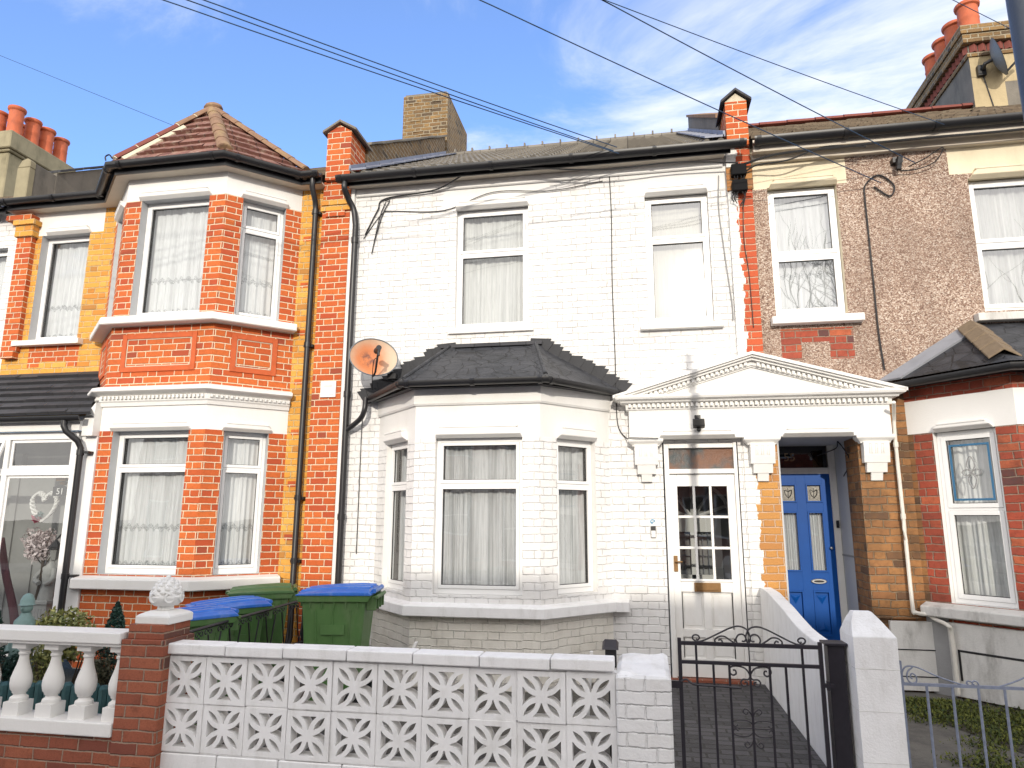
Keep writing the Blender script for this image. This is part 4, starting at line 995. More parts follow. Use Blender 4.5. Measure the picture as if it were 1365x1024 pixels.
# bay roof
Z0, Z1 = 2.965, 3.53
O = [V((p.x, p.y, Z0)) for p in offs(MBP, .19)]
O[0].y = 0; O[0].x = -3.12; O[3].y = 0; O[3].x = -.14
T0, T1 = V((-2.08, 0, Z1)), V((-1.1, 0, Z1))
b = MB()
for q in ([O[0], O[1], T0], [O[1], O[2], T1, T0], [O[2], O[3], T1]): b.poly(q)
b.poly([O[0]-V((0, 0, .03)), O[3]-V((0, 0, .03)), O[2]-V((0, 0, .03)), O[1]-V((0, 0, .03))])
BR = b.build('bay_roof', ['felt'], H, recalc=False)
for a, c in ((O[1], T0), (O[2], T1)):
    b = MB(); dd = (c-a); sd_ = dd.cross(V((0, 0, 1))).normalized()
    for s_ in (-1, 1):
        p0, p1 = a+V((0, 0, .012)), c+V((0, 0, .012)); e0, e1 = sd_*s_*.085, sd_*s_*.085
        # lay each wing on the plane on its side
        dz0 = -.03 if s_ else 0
        b.rings([[p0+V((0, 0, .022)), p0+e0+V((0, 0, -.035)), p0+e0+V((0, 0, -.055)), p0], [p1+V((0, 0, .022)), p1+e1+V((0, 0, -.035)), p1+e1+V((0, 0, -.055)), p1]])
    b.tube([a+V((0, 0, .03)), c+V((0, 0, .03))], .022, 8)
    b.build('hip_flashing', 'felt', BR)
b = MB(); b.box(T0.x-.12, T1.x+.08, -.05, 0, Z1-.01, Z1+.03); b.build('top_flashing', 'slate', BR)
M['flash'] = plain('painted_felt_flashing', (.03, .031, .035), .7, .3, 12, .003, 50)
for (a, c, s_) in ((V((-3.12, 0, Z0)), T0, 1), (V((-.14, 0, Z0)), T1, -1)):
    b = MB(); n = 8; d = (c-a)
    for k in range(n):
        p = a+d*(k/n); q = a+d*((k+1)/n); zt = q.z+.07+random.uniform(-.015, .015); ov = random.uniform(.035, .075)*s_
        th = -.012-.004*(k % 2)
        pts = [(p.x-ov, zt-.012), (p.x+.03*s_, p.z-.02), (q.x+.06*s_, q.z-.02), (q.x+.05*s_, zt+.004)]
        if s_ < 0: pts = pts[::-1]
        b.prism(pts, th, 0)
        b.prism(([(p.x-ov*1.5, zt-.05), (p.x-.01*s_, p.z-.03), (p.x+.05*s_, p.z), (p.x+.02*s_, zt-.03)] if s_ > 0 else [(p.x-.02, zt-.03), (p.x-.05, p.z), (p.x+.01, p.z-.03), (p.x-ov*1.5, zt-.05)]), -.022, -.0)
    b.build('stepped_flashing', 'flash', BR)
GP = [(O[0].x+.05, .0), (O[1].x, O[1].y), (O[2].x, O[2].y), (O[3].x-.04, 0)]
b = MB(); gutter(b, GP, Z0-.02, .045, .02); brackets(b, GP, Z0-.02, .045, .02, .6); b.build('gutter', 'black', H, smooth=True)
b = MB(); b.sweep(MBP, [(.032, 2.905), (.11, 2.905), (.11, 2.96), (.032, 2.96)]); b.build('fascia', 'black', H)

# party pilaster shared with the rendered house
b = MB(); b.box(1.085, 1.345, -.05, 0, 3.25, 5.7, 0); b.box(1.075, 1.355, -.075, -.05, 5.18, 5.46, 1); b.box(1.1, 1.33, -.065, -.05, 5.1, 5.18, 0)
b.box(1.1, 1.335, -.11, .34, 5.7, 6.24, 2); b.prism([(1.1, 6.24), (1.335, 6.24), (1.218, 6.34)], -.11, .34, 3)
b.build('pilaster', ['partyup', 'orange', 'red', 'mortar'], H)
b = MB(); c = [(x-.0, z) for x, z in ()]
for s_, pts in ((0, [(1.05, 6.22), (1.218, 6.36), (1.218, 6.39), (1.05, 6.25)]), (1, [(1.218, 6.36), (1.385, 6.22), (1.385, 6.25), (1.218, 6.39)])): b.prism(pts, -.15, .38)
b.build('coping', 'slate', H)
def parapet2(parent, x0, x1, y1):
    yb = .34; f = lambda y: 5.72+.62*(y+.1)
    b = MB(); b.prismx([(yb, f(yb)-.1), (y1, f(y1)-.1), (y1, f(y1)+.34), (yb, f(yb)+.34)], x0, x1); b.build('parapet_wall', 'darkrender', parent)
    b = MB(); b.prismx([(yb, f(yb)+.34), (y1, f(y1)+.34), (y1, f(y1)+.39), (yb, f(yb)+.39)], x0-.03, x1+.03); b.build('coping', 'ridge', parent)
parapet2(H, 1.08, 1.34, 4.1)

# ================================================================== PEBBLEDASHED HOUSE
H = thing('terraced_house', 'terraced house with brown pebbledash above, old orange brick below and a blue front door', 'house', (3.6, 0, 0), 'terraced houses in the row')
W3 = (1.51, 2.23, 3.73, 5.21); W4 = (3.53, 4.4, 3.68, 5.14)
def rm_(u, z):
    if z > 5.2 and (u < 2.34 or 3.36 < u < 4.6): return 3
    if z > 5.58: return 3
    if 1.54 < u < 2.26 and 3.24 < z < 3.58: return 0 if (1.74 < u < 2.02 and z < 3.43) else 4
    if z < 2.9: return 5
    return 0
mb = MB(); panel(mb, FAC, 1.345, 5.8, 0, 5.7, [W3, W4, (1.345, 2.19, 0, 2.42, 'open'), (2.8, 5.1, .3, 2.85, 'open')],
    [('z', 5.2), ('z', 5.14), ('u', 2.34), ('u', 3.36), ('u', 4.6), ('u', 1.54), ('u', 2.26), ('z', 3.24), ('z', 3.58), ('u', 1.74), ('u', 2.02), ('z', 3.43), ('z', 2.9), ('z', 5.58)], rm_)
mats = ['pebble', 'cream', 'dark', 'cream', 'redold', 'orangeold', 'white', 'redold']
RB = [(2.68, 0), (3.33, -.72), (4.63, -.72), (5.28, 0)]
RF = [Fr(RB[i], RB[i+1]) for i in range(3)]
for i, fr in enumerate(RF):
    hs = {0: [(.24, .79, .83, 2.43)], 1: [(.2, 1.1, .83, 2.43)], 2: [(.2, .75, .83, 2.43)]}[i]
    def fm(u, z): return 6 if 2.43 < z < 2.76 else (4 if z > 2.76 or u > .05 or i else 5)
    panel(mb, fr, 0, fr.L, 0, 2.95, hs, [('z', 2.43), ('z', 2.76), ('u', .05)], fm, rd=.1, depth=.3, reveal=6)
mb.build('wall', mats, H)
# recessed porch with brick piers
b = MB(); b.box(2.19, 2.62, -.03, 0, .66, 2.42, 0)
b.box(2.19, 2.25, .0, .42, 0, 2.42, 0)
b.poly([(2.25, .42, 0), (2.25, .42, 2.42), (2.19, .42, 2.42), (2.19, .42, 0)], 0)
b.box(2.2, 2.3, .42, .95, 0, 2.5, 1); b.box(1.36, 1.44, .0, .95, 0, 2.5, 1); b.box(1.36, 2.3, .0, .95, 2.42, 2.48, 1)
b.box(2.192, 2.203, .43, .9, 1.2, 1.22, 2)
b.build('porch', ['orangeold', 'whiterev', 'greyrender'], H)
b = MB(); b.box(1.085, 1.42, -.02, .3, 0, 2.42); b.build('centre_pier', 'partylo', H)
b = MB(); b.box(1.36, 2.25, .05, .95, -.1, .22); b.box(1.36, 2.25, -.1, .05, -.1, .1); b.build('doorstep', 'concrete', H, bevel=.01)
D_ = MB()
for q in ((1.44, 1.5, .22, 2.5), (2.13, 2.2, .22, 2.5), (1.5, 2.13, 2.1, 2.17), (1.44, 2.2, 2.44, 2.5)): D_.box(q[0], q[1], .86, .95, q[2], q[3])
DF = D_.build('door_frame', 'wood', H, bevel=.005)
g2 = MB(); g2.poly([(1.5, .9, 2.17), (2.13, .9, 2.17), (2.13, .9, 2.44), (1.5, .9, 2.44)]); FL = g2.build('fanlight', glass('dark_fanlight', (.25, .2, .16), .05), DF, recalc=False)
g2 = MB(); g2.box(1.44, 2.2, .96, 1.4, .1, 2.6); g2.build('dark_backing', 'dark', H)  # dark box put behind the door in place of an unlit hall
text('number', '55', .13, (1.72, .893, 2.29), 'tan', DF)
d = MB(); x0, x1 = 1.5, 2.13; xc = (x0+x1)/2
def drail(q): d.box(q[0], q[1], .88, .92, q[2], q[3])
s1, s2 = x0+.09, x1-.09
for q in ((x0, s1, .23, 2.1), (s2, x1, .23, 2.1), (xc-.05, xc+.05, .23, 2.1)): drail(q)
for z0, z1 in ((.23, .34), (.82, 1.02), (1.68, 1.78), (1.99, 2.1)): drail((s1, xc-.05, z0, z1)); drail((xc+.05, s2, z0, z1))
for a, c in ((s1, xc-.05), (xc+.05, s2)):
    for z0, z1 in ((.34, .82), (1.02, 1.68), (1.78, 1.99)):
        for q in ((a, a+.018, z0, z1), (c-.018, c, z0, z1), (a+.018, c-.018, z0, z0+.018), (a+.018, c-.018, z1-.018, z1)): d.box(q[0], q[1], .868, .905, q[2], q[3])
    m_ = (a+c)/2
    d.box(a, c, .905, .915, .34, .82)
    # raised fielded diamond ends in the bottom panel
    for zz_, s_ in ((.77, -1), (.39, 1)):
        d.rings([[(a+.03, .904, zz_), (c-.03, .904, zz_), (m_, .904, zz_+s_*.1)], [(m_-.002, .885, zz_+s_*.03), (m_+.002, .885, zz_+s_*.03), (m_, .885, zz_+s_*.034)]])
DO = d.build('front_door', 'bluedoor', H, bevel=.004)
M['leaded'] = plain('patterned_glass', (.3, .28, .24), .3, .6, 40, .004, 60)
for a, c in ((s1, xc-.05), (xc+.05, s2)):
    g2 = MB(); g2.poly([(a, .9, 1.02), (c, .9, 1.02), (c, .9, 1.68), (a, .9, 1.68)]); g2.build('pane', 'glass', DO, recalc=False)
    g2 = MB(); n = 30
    for i in range(n):
        u0_, u1_ = a+(c-a)*i/n, a+(c-a)*(i+1)/n; f = lambda u: .935+.012*sin(u*240)
        g2.poly([(u0_, f(u0_), 1.02), (u1_, f(u1_), 1.02), (u1_, f(u1_), 1.68), (u0_, f(u0_), 1.68)])
    g2.build('curtain', 'net', DO, smooth=True, recalc=False)
    g2 = MB(); g2.poly([(a, .904, 1.78), (c, .904, 1.78), (c, .904, 1.99), (a, .904, 1.99)]); m_ = (a+c)/2
    g2.box(a+.04, c-.04, .895, .9, 1.82, 1.95)
    for k in (-1, 1): g2.tube(cat([(m_, .892, 1.83), (m_+.03*k, .892, 1.87), (m_+.035*k, .892, 1.92), (m_, .892, 1.9)]), .005, 5, 1)
    g2.tube([(m_, .892, 1.83), (m_, .892, 1.94)], .004, 5, 1); g2.build('leaded_light', ['leaded', 'black'], DO)
b = MB(); b.rings([[(1.93+.0+.085*cos(a)*(1), .87, .92+.03*sin(a)) for a in [2*pi*k/16 for k in range(16)]], [(1.93+.075*cos(a), .862, .92+.024*sin(a)) for a in [2*pi*k/16 for k in range(16)]]]); 
b.rings([[(1.93+.055*cos(a), .861, .92+.012*sin(a)) for a in [2*pi*k/16 for k in range(16)]], [(1.93+.05*cos(a), .858, .92+.01*sin(a)) for a in [2*pi*k/16 for k in range(16)]]], 1); b.build('letterbox', ['silver', 'black'], DO)
b = MB(); b.sphere((2.085, .86, 1.28), .018, 6); b.build('knob', 'silver', DO, smooth=True)
b = MB(); b.box(2.155, 2.185, .84, .86, 1.5, 1.58); tag(b.build('doorbell', 'black', None, bevel=.003), 'small dark doorbell on the door frame right of the blue door', 'doorbell')
# windows
W = window(H, FAC, 1.512, 2.228, 3.732, 5.2, 4.42, -.07, 'net', 'glasstree', bottom=.05, sashw=.045, fw=.04); sill(W, FAC, 1.45, 2.36, 3.62, 3.70, .1)
W = window(H, FAC, 3.532, 4.398, 3.682, 5.13, 4.42, -.07, 'netfloral', 'glasstree', bottom=.05, sashw=.045, fw=.04); sill(W, FAC, 3.42, 4.5, 3.56, 3.64, .1, 'oldwhite')
W = window(H, RF[0], .242, .788, .832, 2.425, 1.69, -.06, 'netfloral', 'glass', bottom=.05, sashw=.04)
# leaded flower motif in the top light
b = MB(); fr = RF[0]; uc, zc = .52, 2.03
def q3(u, z): return fr.P(u, -.058, z)
for s_ in (1, -1):
    b.tube(cat([q3(uc, zc), q3(uc+.045*s_, zc+.03), q3(uc+.085*s_, zc), q3(uc+.045*s_, zc-.03), q3(uc, zc)]), .005, 5, 1)
    b.tube(cat([q3(uc, zc), q3(uc+.035, zc+.07*s_), q3(uc, zc+.15*s_), q3(uc-.035, zc+.07*s_), q3(uc, zc)]), .005, 5, 1)
for a, c, e, f_ in ((.34, .36, 1.77, 2.30), (.675, .695, 1.77, 2.30), (.36, .675, 1.77, 1.79), (.36, .675, 2.28, 2.30)): b.box(a, c, .06, .066, e, f_, 0, fr)
for a in (.34, .70): b.box(a-.004, a, .06, .066, 1.74, 2.34, 1, fr)
M['bluelead'] = plain('blue_stained_glass', (.02, .13, .26), .3, .2, 10)
b.build('leaded_light', ['bluelead', 'greyrender'], W)
W = window(H, RF[1], .21, 1.09, .84, 2.40, 1.69, -.06, 'netfloral', 'glass')
W = window(H, RF[2], .21, .74, .84, 2.40, 1.69, -.06, 'netfloral', 'glass')
for fr, u0_, u1_, z, h_ in ((FAC, 1.53, 2.24, 5.2, .075), (FAC, 3.55, 4.4, 5.13, .09), (RF[0], .26, .78, 2.43, .06), (RF[1], .2, 1.1, 2.43, .06)):
    b = MB(); hood(b, fr, u0_, u1_, z, h_, .028); b.build('lintel_moulding', 'cream' if fr is FAC else 'white', H, bevel=.004)
b = MB(); b.sweep(RB, [(-.02, .7), (.1, .7), (.11, .71), (.11, .79), (-.02, .83)]); b.build('bay_cill', 'oldwhite', H, bevel=.006)
# cream frieze edges proud of the pebbledash
b = MB(); b.box(1.36, 2.33, -.018, 0, 5.205, 5.575); b.build('frieze', 'cream', H, bevel=.006) if False else None
# white painted plinth
b = MB(); b.box(2.33, 2.8, -.05, 0, .02, .64); b.box(2.33, 2.8, -.056, -.05, .38, .39, 1); b.box(2.33, 2.78, -.056, -.05, .14, .15, 1)
fr = RF[0]; b.box(.2, .97, -.05, -.0, .02, .66, 0, fr); b.box(.0, .2, -.02, 0, 0, .7, 2, fr)
for q in ((.27, .29, .16, .43), (.29, .95, .41, .43)): b.box(q[0], q[1], -.054, -.05, q[2], q[3], 1, fr)
b.build('plinth', ['oldwhite', 'black', 'greyrender'], H, bevel=.006)
# roofs
b = MB(); courses(b, (1.34, -.2, 5.72), (5.9, -.2, 5.72), (1.34, 4, 8.25), (5.9, 4, 8.25), 24, .014, 0, .17, jit=1.2); b.poly([(1.2, 4, 8.27), (6, 4, 8.27), (6, 9, 5.4), (1.2, 9, 5.4)], 0)
R = b.build('roof', ['tileold'], H, recalc=False)
b = MB(); ridge_tiles(b, (1.34, 4, 8.27), (5.9, 4, 8.27), .1, .45, 0, None); b.build('ridge_tiles', 'ridgered', R, smooth=True)
b = MB(); gutter(b, [(1.36, 0), (5.9, 0)], 5.67, .065, .24); brackets(b, [(1.36, 0), (5.9, 0)], 5.67, .065, .24, .85); b.build('gutter', 'black', H, smooth=True)
b = MB(); b.box(1.36, 5.9, -.17, -.0, 5.58, 5.6, 0); b.box(1.36, 5.9, -.185, -.17, 5.56, 5.7, 0); b.box(1.36, 5.9, -.06, -.0, 5.5, 5.58, 0); b.build('soffit', 'soffit', H)
b = MB(); b.box(5.6, 6.5, 3.85, 6.6, 7.6, 9.1, 0)
b.box(5.6, 6.08, 3.846, 3.85, 7.6, 9.1, 1); b.box(6.08, 6.5, 3.846, 3.85, 8.6, 9.1, 1)  # yellow render front also carries its sunlit tone, against the darker sides
b.box(5.57, 6.53, 3.82, 6.63, 9.1, 9.17, 2); b.box(5.6, 6.5, 3.85, 6.6, 9.17, 9.32, 0)
b.box(5.5, 6.6, 3.75, 6.7, 9.32, 9.47, 2); b.box(5.47, 6.63, 3.72, 6.73, 9.475, 9.62, 2); b.box(5.5, 6.6, 3.8, 6.7, 9.62, 9.64, 0)
k = 0.
while k < 2.7:
    for q in ((5.6-.06, 3.9+k),): b.rings([[(q[0]+.05, q[1]-.06, 9.175), (q[0], q[1], 9.175), (q[0]+.05, q[1]+.06, 9.175)], [(q[0]+.05, q[1]-.06, 9.31), (q[0], q[1], 9.31), (q[0]+.05, q[1]+.06, 9.31)]], 3)
    if k < .85: x = 5.68+k; b.rings([[(x-.06, 3.84, 9.175), (x, 3.79, 9.175), (x+.06, 3.84, 9.175)], [(x-.06, 3.84, 9.31), (x, 3.79, 9.31), (x+.06, 3.84, 9.31)]], 3)
    k += .13
CH = b.build('chimney', ['darkrender', 'yrender', 'stock', 'ridgered'], H, bevel=.008)
for k, y in enumerate((4.02, 4.52, 4.95, 5.4)): pot(CH, 5.76, y, 9.62, .58, .185)
# right bay roof
O = [V((p.x, p.y, 2.97)) for p in offs(RB, .2)]; O[0] = V((2.45, 0, 2.97)); O[3] = V((5.5, 0, 2.97)); T0, T1 = V((3.36, 0, 3.55)), V((4.6, 0, 3.55))
b = MB()
for q in ([O[0], O[1], T0], [O[1], O[2], T1, T0], [O[2], O[3], T1]): b.poly(q)
b.poly([O[0]-V((0, 0, .03)), O[3]-V((0, 0, .03)), O[2]-V((0, 0, .03)), O[1]-V((0, 0, .03))])
BR = b.build('bay_roof', ['felt'], H, recalc=False)
n0 = (O[1]-O[0]).cross(T0-O[0]).normalized(); 
if n0.z < 0: n0 = -n0
a, c = O[0], T0; in0, in1 = a.lerp(O[1], .2), c.lerp(O[1], .22)
b = MB(); b.rings([[a+n0*.02, in0+n0*.02, in0, a], [c+n0*.02, in1+n0*.02, in1, c]]); b.build('lead_flashing', 'slab', BR)
b = MB(); a_, c_ = O[1]+(T0-O[1])*.1+V((0, 0, .04)), O[1]+(T0-O[1])*.93+V((0, 0, .04)); n = 4; dd = c_-a_; sd_ = dd.cross(V((0, 0, 1))).normalized()
for k in range(n):
    p, q = a_+dd*(k/n), a_+dd*((k+1)/n)-dd.normalized()*.01; e = .13
    b.rings([[p+V((0, 0, .045)), p+sd_*e-V((0, 0, .04)), p+sd_*e-V((0, 0, .06)), p+V((0, 0, .02)), p-sd_*e-V((0, 0, .06)), p-sd_*e-V((0, 0, .04))], [q+V((0, 0, .035)), q+sd_*e*.95-V((0, 0, .045)), q+sd_*e*.95-V((0, 0, .065)), q+V((0, 0, .01)), q-sd_*e*.95-V((0, 0, .065)), q-sd_*e*.95-V((0, 0, .045))]])
b.build('hip_tiles', 'hiptile', BR, bevel=.004)
b = MB(); gutter(b, [(2.5, 0), (O[1].x, O[1].y), (O[2].x, O[2].y), (5.4, 0)], 2.93, .05, .01); b.sweep(RB, [(.002, 2.9), (.16, 2.93), (.16, 2.95), (.002, 2.95)]); b.build('gutter', 'black', H, smooth=True)
# cream gas/waste pipe
b = MB(); fr = RF[0]
b.tube(cat([(2.48, -.3, 2.72), (2.53, -.12, 2.6), (2.53, -.09, 2.4), (2.53, -.09, 1.5), (2.53, -.09, .8), (2.55, -.1, .73), (2.66, -.1, .71), fr.P(.1, .07, .68), fr.P(.25, .13, .64), fr.P(.26, .1, .55), fr.P(.26, .1, .05)], 8), .018, 8)
for z in (2.3, 1.6): b.tube([(2.53, -.09, z), (2.53, -.09, z+.05)], .024, 8)
b.build('waste_pipe', 'pipewhite', H, smooth=True)
# ================================================================== PEDIMENT OVER THE TWO DOORS
H = thing('door_pediment', 'white triangular pediment with dentils spanning the white and the blue doorways', 'pediment', (1.2, 0, 2.4))
b = MB(); b.box(-.08, 2.5, -.12, 0, 2.42, 2.74); b.build('frieze', 'white', H, bevel=.005)
b = MB(); b.sweep([(-.09, 0), (-.09, -.12), (2.5, -.12), (2.5, 0)], [(-.02, 2.725), (.015, 2.73), (.02, 2.75), (.02, 2.79), (.07, 2.8), (.08, 2.82), (.12, 2.83), (.13, 2.85), (.13, 2.875), (-.1, 2.89)])
for k in range(52): x = -.08+k*.0495; b.box(x, x+.027, -.175, -.138, 2.752, 2.79)
b.build('cornice', 'white', H)
AP = (1.2, 3.3); b = MB(); b.prism([(-.1, 2.88), (2.48, 2.88), (AP[0], AP[1]-.02)], -.1, 0); b.build('tympanum', 'white', H)
for s_ in (-1, 1):
    b = MB(); ex = -.24 if s_ < 0 else 2.64; ez = 2.875
    dx, dz = AP[0]-ex, AP[1]-ez; Ln = sqrt(dx*dx+dz*dz)
    def off(t0, t1, y0, y1, ins=0):
        k0, k1 = t0*Ln/abs(dx), t1*Ln/abs(dx)
        pts = [(ex+(0 if not ins else ins*(1 if s_ < 0 else -1)), ez-k0+ins*dz/abs(dx)), (AP[0], AP[1]-k0), (AP[0], AP[1]-k1), (ex+(0 if not ins else ins*(1 if s_ < 0 else -1)), ez-k1+ins*dz/abs(dx))]
        b.prism(pts, -y0, 0)
    off(-.0, .03, .25, 0); off(.03, .05, .225, 0, .06); off(.05, .075, .19, 0, .16); off(.075, .12, .14, 0, .28); off(.12, .135, .12, 0, .42)
    n = 24
    for k in range(n):
        t = (k+5.2)/(n+5.5); x = ex+dx*t; z = ez+dz*t-.105
        b.prism([(x-.014, z-.014-.0), (x+.014, z-.014+.028*dz/dx), (x+.014, z+.022+.028*dz/dx), (x-.014, z+.022)], -.17, -.13)
    b.build('raking_cornice', 'white', H)
for x in (-.05, 1.12, 2.2):
    b = MB(); wd = .28
    b.sweep([(x, 0), (x, -.1), (x+wd, -.1), (x+wd, 0)], [(-.05, 2.345), (.0, 2.345), (.005, 2.36), (.035, 2.39), (.04, 2.4), (.04, 2.425), (-.05, 2.425)])
    b.prismx([(0, 2.36), (-.13, 2.36), (-.13, 2.3), (-.12, 2.22), (-.105, 2.15), (0, 2.15)], x+.02, x+wd-.02)
    for k in range(3): u = x+.075+k*.055; b.box(u-.004, u+.0, -.136, -.125, 2.24, 2.34); b.box(u+.016, u+.02, -.136, -.125, 2.24, 2.34); b.box(u-.004, u+.02, -.136, -.125, 2.335, 2.343)
    b.prismx([(0, 2.15), (-.1, 2.15), (-.075, 2.055), (0, 2.055)], x+.045, x+wd-.045); b.prismx([(0, 2.055), (-.07, 2.055), (-.045, 1.975), (0, 1.975)], x+.085, x+wd-.085)
    b.build('bracket', 'white', H, bevel=.003)
for a, c in ((.23, 1.0), (1.46, 2.14)):
    b = MB(); hood(b, FAC, a, c, 2.42, .07, .035, w=.12); b.build('lintel_moulding', 'white', H, bevel=.004)

# ================================================================== FITTINGS ON THE WALLS
t = thing('satellite_dish', 'round rusty orange satellite dish fixed to the white wall beside the bay roof', 'satellite dish', (-2.72, 0, 3.1))
c = V((-2.88, -.36, 3.37)); ax = V((.6, -1, .24)).normalized(); xx = ax.cross(V((0, 0, 1))).normalized(); yy = xx.cross(ax)
mt = MB(); n, rings_ = 32, 8
def dp(r, a, back=0): s = c+xx*(r*.27*cos(a))+yy*(r*.225*sin(a))-ax*(.06*(1-r*r))-ax*back; return s
prev = None
for i in range(rings_):
    for k in range(n):
        a0, a1 = 2*pi*k/n, 2*pi*(k+1)/n; r0, r1 = i/rings_, (i+1)/rings_
        pts = [(r0, a0), (r1, a0), (r1, a1), (r0, a1)]
        if i == 0: pts = pts[1:] if False else [(0, 0), (r1, a0), (r1, a1)]
        mt.poly([dp(r, a) for r, a in pts], 0, [(-r*cos(a)*.33, r*sin(a)*.27) for r, a in pts])
        mt.poly([dp(r, a, .004) for r, a in pts][::-1], 1)
mt.tube([dp(1, 2*pi*k/40) for k in range(41)], .007, 6, 1)
DS = mt.build('reflector', ['dish', 'dishgrey'], t, smooth=True, recalc=False)
lnb = c+ax*.27-yy*.07
b = MB(); b.tube([c-yy*.225-ax*.02, c-yy*.225+ax*.1, lnb], .012, 6); b.build('feed_arm', 'black', t)
b = MB(); b.tube([lnb+ax*.05+yy*.04, lnb-ax*.06+yy*.05], .03, 10); b.tube([lnb-ax*.05+yy*.05, lnb-ax*.09+yy*.06], .036, 10); b.tube([lnb+ax*.03+yy*.03, lnb+ax*.03-yy*.05], .014, 8); b.build('receiver', 'black', t)
b = MB(); b.tube([c-ax*.08-yy*.05, (-2.72, -.18, 3.22), (-2.66, -.06, 3.08), (-2.66, -.01, 3.08)], .018, 8); b.box(-2.72, -2.6, -.02, 0, 3.0, 3.16); b.tube([(-2.85, -.2, 3.14), (-2.6, -.12, 3.1)], .014, 6); b.box(-2.76, -2.66, -.24, -.16, 3.14, 3.2); b.build('mount', 'black', t)
b = MB(); b.tube(cat([lnb-yy*.05, lnb-yy*.12+xx*.05, (-2.95, -.2, 3.05), (-3.0, -.02, 3.08), (-3.1, -.015, 2.98), (-3.13, -.015, 2.7), (-3.13, -.015, 1.2)]), .005, 5); tag(b.build('dish_cable', 'cable', None), 'thin cable looping from the rusty dish down the white wall', 'cable')
t = thing('satellite_dish', 'grey satellite dish seen side-on, fixed to the yellow chimney stack', 'satellite dish', (5.9, 3.8, 8.9))
b = MB(); c2 = V((5.92, 3.6, 8.9)); ax2 = V((.9, -.42, .25)).normalized(); x2 = ax2.cross(V((0, 0, 1))).normalized(); y2 = x2.cross(ax2)
for i in range(6):
    for k in range(24):
        a0, a1 = 2*pi*k/24, 2*pi*(k+1)/24; r0, r1 = i/6, (i+1)/6
        P_ = lambda r, a, o=0: c2+x2*(r*.3*cos(a))+y2*(r*.33*sin(a))-ax2*(.09*(1-r*r))-ax2*o
        b.poly([P_(r0, a0), P_(r1, a0), P_(r1, a1), P_(r0, a1)]); b.poly([P_(r0, a1, .006), P_(r1, a1, .006), P_(r1, a0, .006), P_(r0, a0, .006)])
b.build('reflector', 'dishgrey', t, smooth=True, recalc=False)
b = MB(); b.tube([c2-y2*.3, c2+ax2*.32-y2*.12], .018, 6); b.tube([c2+ax2*.28-y2*.12, c2+ax2*.38-y2*.08], .03, 8); b.build('feed_arm', 'black', t)
b = MB(); b.tube([c2-ax2*.09, c2-ax2*.2, (5.75, 3.85, 8.8)], .03, 8); b.box(5.68, 5.8, 3.78, 3.85, 8.72, 8.9); b.tube([(5.76, 3.84, 8.8), (5.84, 3.84, 8.3), (5.9, 3.84, 7.9)], .01, 5); b.build('mount', 'black', t)
t = thing('security_light', 'small black security floodlight on the pediment frieze above the white door', 'security light', (.63, -.12, 2.58))
b = MB(); b.box(.6, .66, -.14, -.12, 2.6, 2.66); b.tube([(.63, -.14, 2.63), (.63, -.19, 2.61)], .012, 6); b.build('bracket', 'black', t)
b = MB(); b.rings([[(.57, -.26, 2.53), (.69, -.26, 2.53), (.69, -.2, 2.51), (.57, -.2, 2.51)], [(.57, -.23, 2.61), (.69, -.23, 2.61), (.68, -.18, 2.6), (.58, -.18, 2.6)]]); b.sphere((.63, -.2, 2.5), .025, 5); b.build('lamp_housing', 'black', t, bevel=.004)
b = MB(); b.poly([(.58, -.261, 2.54), (.68, -.261, 2.54), (.68, -.236, 2.6), (.58, -.236, 2.6)]); b.build('lamp_glass', 'dark', t)
t = thing('doorbell', 'white and black video doorbell on the white brick left of the white door', 'doorbell', (.135, 0, 1.45))
b = MB(); b.box(.11, .165, -.022, 0, 1.4, 1.52, 0); b.build('body', 'silver', t, bevel=.006)
b = MB(); b.box(.113, .162, -.026, -.022, 1.475, 1.518); b.build('camera_panel', 'black', t); b = MB(); b.lathe([(.011, 0), (.009, .004)], (0, 0, 0), 10)
b = MB(); b.box(.117, .158, -.027, -.022, 1.405, 1.468); b.build('button_plate', 'upvc', t, bevel=.003)
M['bluesign'] = plain('pale_blue_sticker', (.1, .32, .5), .5, .1, 10)
b = MB(); b.tube([(.135+.022*cos(a), -.004, 1.565+.02*sin(a)) for a in [2*pi*k/16 for k in range(13)]], .005, 5); b.tube([(.12, -.004, 1.555), (.15, -.004, 1.565)], .004, 5); tag(b.build('round_sticker', 'bluesign', None), 'small pale blue ring sticker above the video doorbell', 'sticker')
for i, (z, lab) in enumerate(((5.32, 'upper'), (5.13, 'lower'))):
    t = thing('junction_box', 'black cable junction box on the red brick pier, '+('directly under the gutter' if i == 0 else 'below its twin, with cables hanging out'), 'junction box', (1.2, -.05, z), 'black junction boxes')
    b = MB(); b.box(1.12, 1.28, -.17, -.08, z, z+.13); b.build('box', 'boxblack', t, bevel=.008)
    b = MB(); 
    for k in range(4): b.tube(cat([(1.15+k*.035, -.14, z), (1.15+k*.035+random.uniform(-.05, .05), -.12, z-.06), (1.14+k*.03, -.09, z-.1-.02*k)]), .006, 5)
    b.build('cable_tail', 'cable', t)
t = thing('cable_clamp', 'small black cable clamp high on the pebbledash under the gutter', 'clamp', (2.86, -.02, 5.32))
b = MB(); b.tube([(2.86, -.1, 5.4), (2.84, -.08, 5.27)], .03, 8); b.box(2.8, 2.9, -.07, 0, 5.36, 5.42); b.build('body', 'black', t)

